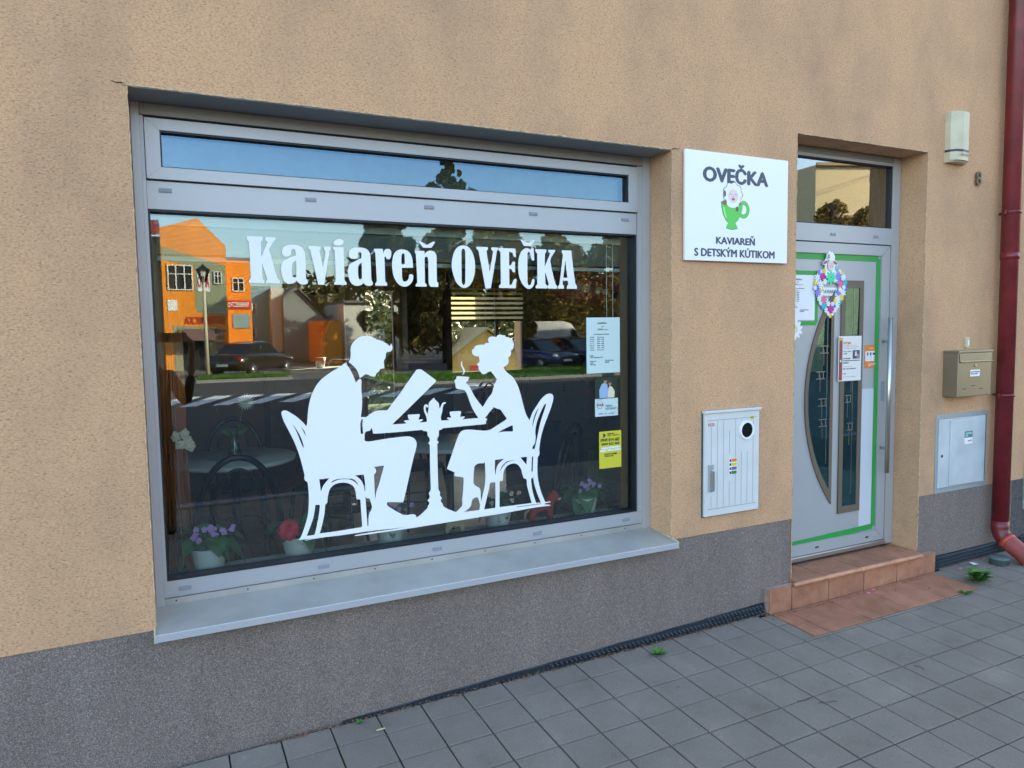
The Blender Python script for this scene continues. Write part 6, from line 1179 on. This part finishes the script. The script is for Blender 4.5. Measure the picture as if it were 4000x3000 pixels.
house('tiled_house', 'low house with grey tiled roof and white chimney beside the brown house', 742, 860, 655, 43, M['wfacade'], roof=M['troof'], depth=8)
house('green_villa', 'green-grey villa left of the orange building, barely mirrored at the edge', 150, 290, 560, 48, M['ggable'], gable=(220, 500), roof=M['rroof'], depth=9, win=((180, 620, 210, 660), (240, 620, 270, 660)))
house('white_terrace', 'white terraced house farther left across the street', -60, 140, 590, 46, M['wfacade'], roof=M['troof'], depth=9, win=((-20, 640, 10, 680), (70, 640, 100, 680)))
# beige block seen in the glass over the door
bb_ = thing('beige_block', 'tall beige building mirrored in the glass above the door', 'building', (24.5, -19, ZR)); Cc = rv(1762, 356, 18)
q = MB(); c0 = Vector((Cc.x, Cc.y)); d1 = Vector((.93, .36)) ; d2 = Vector((.10, -1)).normalized()
P = [c0, c0 + d1 * 9, c0 + d1 * 9 + d2 * 9, c0 + d2 * 9]
q.add([(p.x, p.y, ZR) for p in P] + [(p.x, p.y, Cc.z) for p in P], [(0, 1, 5, 4), (1, 2, 6, 5), (2, 3, 7, 6), (3, 0, 4, 7), (4, 5, 6, 7)]); q.put('wall', M['yfacade'], bb_)
lg = MB()
for (s0, s1, z0, z1) in ((0, 9, 5.9, 6.05), (0, 9, 8.0, 8.12)):
    a, b_ = c0 + d1 * s0, c0 + d1 * s1; o_ = Vector((-d1.y, d1.x)) * .12; lg.add([(*(a), z0), (*(b_), z0), (*(b_ + o_), z0), (*(a + o_), z0), (*(a), z1), (*(b_), z1), (*(b_ + o_), z1), (*(a + o_), z1)], [(0, 1, 2, 3), (4, 5, 6, 7), (3, 2, 6, 7), (0, 3, 7, 4), (1, 2, 6, 5)])
lg.put('ledge', M['bfacade'], bb_)
def pwin(par, base, d, s0, s1, z0, z1):
    o_ = Vector((-d.y, d.x)) * .03
    if (o_.x * (CAM.x - base.x) + o_.y * (0 - base.y)) < 0: o_ = -o_
    a, b_ = base + d * s0 + o_, base + d * s1 + o_; f = MB(); f.quad((*a, z0), (*b_, z0), (*b_, z1), (*a, z1)); w_ = f.put('window', M['winpane'], par); g = MB()
    for k in range(4): c_ = a.lerp(b_, k / 3); g.tube([(*(c_ + o_), z0), (*(c_ + o_), z1)], .05, 4)
    for zz in (z0, (z0 + z1) / 2, z1): g.tube([(*(a + o_), zz), (*(b_ + o_), zz)], .05, 4)
    g.put('frame', M['winfr'], w_)
pwin(bb_, c0, d2, 1.2, 4.0, 5.2, 7.0); pwin(bb_, c0, d1, 4.2, 6.0, 4.8, 5.7)
# trees
def tree(label, px, pyt, pyb, Y, wpx, m, seed, n, size, kind='broad', grp='trees across the street', name='street_tree'):
    rnd = random.Random(seed); top = rv(px, pyt, Y); bz = rv(px, pyb, Y).z; L, Rr = rv(px - wpx, pyt, Y).x, rv(px + wpx, pyt, Y).x; w_ = (Rr - L) / 2; bx_ = []
    H = top.z - bz
    for i in range(80):
        q = rnd.random() ** (.8 if kind == 'cone' else 1)
        if kind == 'cone': rad = w_ * (1 - q) ** .8 * .9; z = bz + H * q * .97
        else: rad = w_ * math.sqrt(max(0, 1 - (2 * q - .75) ** 2 * .62)) * .75; z = bz + H * (.05 + .88 * q)
        a = rnd.uniform(0, 6.28); s = w_ * rnd.uniform(.11, .25) * (1.25 - .75 * q if kind == 'cone' else 1.1); bx_.append((top.x + rad * math.cos(a) * .8, top.y + rad * math.sin(a) * .7, z - s * .3, s, s, s * .8))
    if kind == 'cone':
        for i in range(46):
            q = rnd.random() ** .7; a = rnd.uniform(0, 6.28); rad = w_ * .95 * q ** .8 * rnd.uniform(.2, 1); r_0 = w_ * rnd.uniform(.03, .06) * (1 + q)
            bx_.append((top.x + rad * math.cos(a), top.y + rad * math.sin(a), top.z - H * .26 * q - rad * .05 + (.06 * H if rnd.random() < .15 else 0), r_0, r_0, r_0 * rnd.uniform(1, 2.2)))
    return foliage(name, label, 'tree', bx_, n, size, m, seed, grp, trunk=(((top.x, top.y, ZR), (top.x, top.y, top.z - H * .1)), .28))
tree('tall dark conifer whose tip shows in the transom glass', 968, 345, 720, 30, 75, M['conif'], 31, 30000, .10, 'cone')
tree('broad dark tree at the left edge of the reflected grove', 835, 440, 720, 32, 88, M['conif'], 32, 26000, .11)
tree('golden-brown lit tree behind the lettering OVEČKA', 1075, 462, 745, 33, 95, M['crown'], 33, 26000, .11)
tree('brown-green tree in the middle right of the reflected grove', 1205, 492, 745, 36, 85, M['crown'], 34, 26000, .12)
tree('darkest tree at the right end of the reflected grove', 1330, 478, 760, 38, 95, M['crown'], 35, 24000, .12)
tree('olive tree standing between the conifer and the golden tree', 960, 480, 745, 37, 90, M['crown'], 36, 18000, .12)
tree('small ragged tree in front of the beige block', 1800, 425, 560, 15.5, 40, M['crown'], 37, 4000, .06)
tree('low bushy tree at the right of the beige block', 1872, 440, 560, 15.5, 30, M['crown'], 38, 3000, .06)
foliage('far_wood', 'distant dark wood filling the gaps behind the reflected grove', 'wood', [(10 + 4.2 * i, -50 + 1.5 * math.sin(i * 2.1), 2.5 + .8 * math.sin(i * 1.3), 3.2, 2, 3.6 + .8 * math.sin(i * 1.7)) for i in range(-18, 12)], 42000, .3, M['conif'], 39, kind='stuff')
# street lamp
sl2 = thing('street_lamp', 'cream post lantern standing before the orange building', 'street lamp', (1.62, -29.0, ZR)); MB().tube([(0, 0, 0), (0, 0, 4.05)], [.09, .055], 12).put('post', M['cream'], sl2, world=False)
MB().lathe([(.10, 4.05), (.24, 4.5), (.27, 4.52)], n=6, smooth=False).put('lantern_glass', M['vase'], sl2, world=False); MB().lathe([(.30, 4.53), (.10, 4.68), (.03, 4.75), (.001, 4.85)], n=6, smooth=False).put('lantern_cap', M['iron'], sl2, world=False)
q = MB(); 
for k in range(6): a = k * math.pi / 3; q.tube([(.10 * math.cos(a), .10 * math.sin(a), 4.05), (.25 * math.cos(a), .25 * math.sin(a), 4.52)], .012, 4)
q.put('lantern_frame', M['iron'], sl2, world=False)
# cars
def car(label, x, y, rz, paint, s=1.0, van=False, name='parked_car'):
    t = thing(name, label, 'van' if van else 'car', (x, y, ZR), None if van else 'cars parked across the street', R_(rz))
    W_ = .88 * s; L = 2.2 * s
    if van: st = [(-2.6, .45, 1.0, .9), (-2.55, .35, 2.2, .93), (-1.0, .35, 2.35, .93), (1.0, .35, 2.35, .93), (1.5, .35, 2.2, .92), (2.1, .35, 1.25, .92), (2.6, .35, 1.1, .85), (2.7, .5, .8, .8)]
    else: st = [(-L, .42, .72, .72 * s), (-L + .08, .30, .92 * s, .82 * s), (-1.4 * s, .28, .98 * s, W_), (0, .27, .98 * s, W_), (1.2 * s, .28, .93 * s, W_), (1.85 * s, .30, .80 * s, .84 * s), (L, .38, .66, .74 * s)]
    def ringp(xx, zb_, zt, hw): return [(xx, hw * .9, zb_), (xx, hw, zb_ + (zt - zb_) * .35), (xx, hw, zb_ + (zt - zb_) * .7), (xx, hw * .9, zt - .03), (xx, hw * .6, zt), (xx, -hw * .6, zt), (xx, -hw * .9, zt - .03), (xx, -hw, zb_ + (zt - zb_) * .7), (xx, -hw, zb_ + (zt - zb_) * .35), (xx, -hw * .9, zb_)]
    body = loft([ringp(*q_) for q_ in st], True); body.put('body', paint, t, world=False)
    if van:
        for sd in (-1, 1): MB().add([(1.45, sd * .935, 1.3), (2.0, sd * .93, 1.3), (1.75, sd * .925, 1.75), (1.5, sd * .93, 1.95)], [(0, 1, 2, 3)]).put('side_window', M['cglass'], t, world=False)
        MB().add([(2.13, -.8, 1.30), (2.13, .8, 1.30), (1.55, .78, 2.15), (1.55, -.78, 2.15)], [(0, 1, 2, 3)]).put('windscreen', M['cglass'], t, world=False)
    else:
        cab = [(-1.65 * s, .9, .92, .7 * s), (-1.05 * s, .9, 1.38 * s, .62 * s), (-.2 * s, .9, 1.46 * s, .62 * s), (.35 * s, .9, 1.40 * s, .62 * s), (1.15 * s, .9, .93, .70 * s)]
        loft([[(a, c_ * k, z) for k, z in ((1.12, b_), (1, d_ - .04), (.8, d_), (-.8, d_), (-1, d_ - .04), (-1.12, b_))] for a, b_, d_, c_ in [(q_[0], q_[1], q_[2], q_[3]) for q_ in cab]], False).put('cabin_glass', M['cglass'], t, world=False)
        loft([[(a, c_ * k, z) for k, z in ((.97, d_ - .035), (.8, d_ + .012), (-.8, d_ + .012), (-.97, d_ - .035))] for a, d_, c_ in ((-1.1 * s, 1.37 * s, .63 * s), (-.2 * s, 1.46 * s, .63 * s), (.4 * s, 1.385 * s, .63 * s))], False).put('roof', paint, t, world=False)
        for sd in (-1, 1):
            for xx in (-.35, ): MB().tube([(xx * s, sd * .70 * s, .93), (xx * s, sd * .60 * s, 1.42 * s)], .03, 4).put('pillar', paint, t, world=False)
            MB().ell((.85 * s, sd * 1.0 * s, 1.0), (.07, .10, .07), 8).put('mirror', paint, t, world=False)
    xl_ = 2.6 if van else L
    for sd in (-1, 1):
        MB().box(-xl_ - .01 + .02, -xl_ + .14, sd * .72 * s - .14, sd * .72 * s + .10, .72 * s, .86 * s, bev=.02).put('tail_light', M['tail'], t, world=False); MB().ell((xl_ - .16, sd * .62 * s, .68), (.16, .17, .09), 10).put('headlight', M['head'], t, world=False)
        for xx in (-1.32, 1.35):
            xx = xx * s * (1.2 if van else 1); wheel = MB().tube([(xx, sd * (.70 * s), .31), (xx, sd * (.90 * s), .31)], .31, 24); wh = wheel.put('wheel', M['rubber'], t, world=False); MB().tube([(xx, sd * (.895 * s), .31), (xx, sd * (.91 * s), .31)], .20, 16).put('rim', M['rim'], wh, world=False)
    MB().box(-xl_ - .012, -xl_ + .02, -.26, .26, .50, .61).put('number_plate', M['paper'], t, world=False); MB().box(xl_ - .04, xl_ + .015, -.26, .26, .42, .53).put('number_plate', M['paper'], t, world=False)
    MB().box(xl_ - .15, xl_ + .005, -.45, .45, .55, .63, bev=.01).put('grille', M['iron'], t, world=False); return t
p_ = rv(546, 790, 31.5); car('dark brown saloon car seen from behind, by the orange building', p_.x, p_.y, -52, mat('brown_car_paint', (.035, .028, .022), .2, .3, coat=.5), 1.05)
p_ = rv(1188, 790, 25.5); car('blue hatchback facing the street on the parking row', p_.x + .3, p_.y - 1.8, 78, M['carblue'])
p_ = rv(1158, 780, 27.5); car('red hatchback half hidden behind the blue car', p_.x + .2, p_.y - 3.2, 78, M['carred'])
p_ = rv(1262, 790, 26); car('dark estate car right of the blue hatchback', p_.x + .5, p_.y - 2.0, 78, M['carblack'], 1.02)
p_ = rv(1330, 790, 25.5); car('second dark car at the right end of the parking row', p_.x + .5, p_.y - 2.0, 78, M['carblack'], 1.0)
p_ = rv(1215, 780, 33); car('white high-roof van parked behind the cars', p_.x, p_.y - 2, 25, M['carwhite'], van=True, name='parked_van')
bs = thing('bicycle_stand', 'chrome bicycle stand hoops beside the reflected road', 'bicycle stand', (6.6, -24, ZR))
for k in range(1): MB().tube([(-1, 0, 0), (-1, 0, .75), (-.9, 0, .85), (.9, 0, .85), (1, 0, .75), (1, 0, 0)], .03, 8).put('hoop', M['steel'], bs, world=False)
# overhead wires
for i, (z, z2) in enumerate(((9.2, 7.4), (8.4, 6.9))):
    a = Vector((5, -9 - i, z)); b_ = Vector((40, -16 - i, z2 + 3)); tag(MB().tube([a.lerp(b_, k / 14) + Vector((0, 0, -.5 * math.sin(math.pi * k / 14))) for k in range(15)], .012, 5).put('overhead_wire', M['iron']), ['upper overhead wire mirrored above the beige block', 'lower overhead wire mirrored above the beige block'][i], 'wire', 'overhead wires')

# ================================================================== THE PHOTOGRAPHER (a dark mirror image at the left of the pane)
def skin(name, pts_, edges, rad, m, parent, sub=2):
    me = bpy.data.meshes.new(name); me.from_pydata(pts_, edges, []); o = bpy.data.objects.new(name, me); COL.objects.link(o)
    md = o.modifiers.new('Skin', 'SKIN'); md.use_smooth_shade = True
    if not me.skin_vertices: o.data.attributes
    for v, r in zip(me.skin_vertices[0].data, rad): v.radius = (r, r) if not isinstance(r, tuple) else r
    me.skin_vertices[0].data[0].use_root = True
    sb = o.modifiers.new('Sub', 'SUBSURF'); sb.levels = sub; sb.render_levels = sub
    dg = bpy.context.evaluated_depsgraph_get(); me2 = bpy.data.meshes.new_from_object(o.evaluated_get(dg)); bpy.data.objects.remove(o); bpy.data.meshes.remove(me)
    for p_ in me2.polygons: p_.use_smooth = True
    return put(name, me2, m, parent, world=False)
px_, py_ = -.13, -3.50; gz_ = gz(px_, py_)
pe = thing('person', 'person in black clothes holding a phone in both hands, mirrored at the left window edge', 'person', (px_, py_, gz_))
sk_ = lambda *a: skin(*a)
bp = [(0, 0, .98), (0, .0, 1.18), (0, -.01, 1.36), (0, .0, 1.47), (0, .02, 1.55), (-.17, 0, 1.41), (-.24, .06, 1.18), (-.06, .32, 1.42), (.17, 0, 1.41), (.29, .06, 1.18), (.33, .33, 1.42), (-.10, 0, .92), (-.11, .02, .50), (-.12, -.02, .09), (-.12, .12, .04), (.10, 0, .92), (.11, .02, .50), (.12, -.02, .09), (.12, .12, .04)]
be = [(0, 1), (1, 2), (2, 3), (3, 4), (2, 5), (5, 6), (6, 7), (2, 8), (8, 9), (9, 10), (0, 11), (11, 12), (12, 13), (13, 14), (0, 15), (15, 16), (16, 17), (17, 18)]
br = [(.15, .11), (.15, .11), (.17, .11), (.08, .08), .055, .07, .052, .036, .07, .052, .036, .095, .068, .048, .042, .095, .068, .048, .042]
skin('body', bp, be, br, M['cloth'], pe)
h_ = MB(); h_.ell((0, .03, 1.68), (.075, .095, .115), 20); h_.ell((0, .118, 1.67), (.012, .02, .022), 8); h_.ell((-.077, .02, 1.675), (.01, .02, .03), 8); h_.ell((.077, .02, 1.675), (.01, .02, .03), 8); h_.put('head', M['skin'], pe, world=False)
MB().ell((0, .012, 1.715), (.083, .10, .10), 16, amp=.06).put('hair', M['hair'], pe, world=False)
for sx in (-1, 1): MB().ell((sx * .03, .112, 1.69), (.011, .006, .006), 8).put('eye', M['white'], pe, world=False)
MB().ell((0, .116, 1.625), (.024, .008, .006), 8).put('mouth', M['red'], pe, world=False)
lensx = -px_; pz = CAM.z - gz_
phn = thing('mobile_phone', 'black phone held sideways by the person mirrored in the window', 'phone', (px_, py_, gz_))
MB().box(lensx - .012, lensx + .150, -2.9914 - py_ - .030, -2.9914 - py_ - .022, pz - .062, pz + .014, bev=.003).put('body', M['phone'], phn, world=False)
MB().tube([(lensx + .02, -2.9914 - py_ - .0225, pz - .02), (lensx + .02, -2.9914 - py_ - .0195, pz - .02)], .009, 14).put('camera_bump', M['iron'], phn, world=False)
yph = -2.9914 - py_ - .028
for sd, wx, hx in ((-1, lensx - .07, lensx - .03), (1, lensx + .215, lensx + .168)):
    el_ = (-.06, .32, 1.42) if sd < 0 else (.33, .33, 1.42)
    hp = [el_, (wx, yph - .06, pz - .07), (hx - .0, yph - .025, pz - .035)]
    he = [(0, 1), (1, 2)]; hr = [.034, .026, (.03, .018)]
    for k in range(4):
        b0 = len(hp); z0 = pz + .012 - k * .021; L_ = (.028, .032, .030, .024)[k]
        hp += [(hx, yph + .004, z0), (hx - sd * .012, yph + .022, z0 + .002), (hx - sd * (.012 + L_), yph + .020 - .004 * k, z0 - .003 * k)]; he += [(2, b0), (b0, b0 + 1), (b0 + 1, b0 + 2)]; hr += [.0092, .0085, .0075]
    b0 = len(hp); hp += [(hx, yph - .03, pz - .02), (hx - sd * .03, yph - .022, pz + .0), (hx - sd * .05, yph - .016, pz + .004)]; he += [(2, b0), (b0, b0 + 1), (b0 + 1, b0 + 2)]; hr += [.012, .010, .008]
    skin('hand', hp, he, hr, M['skin'], pe)
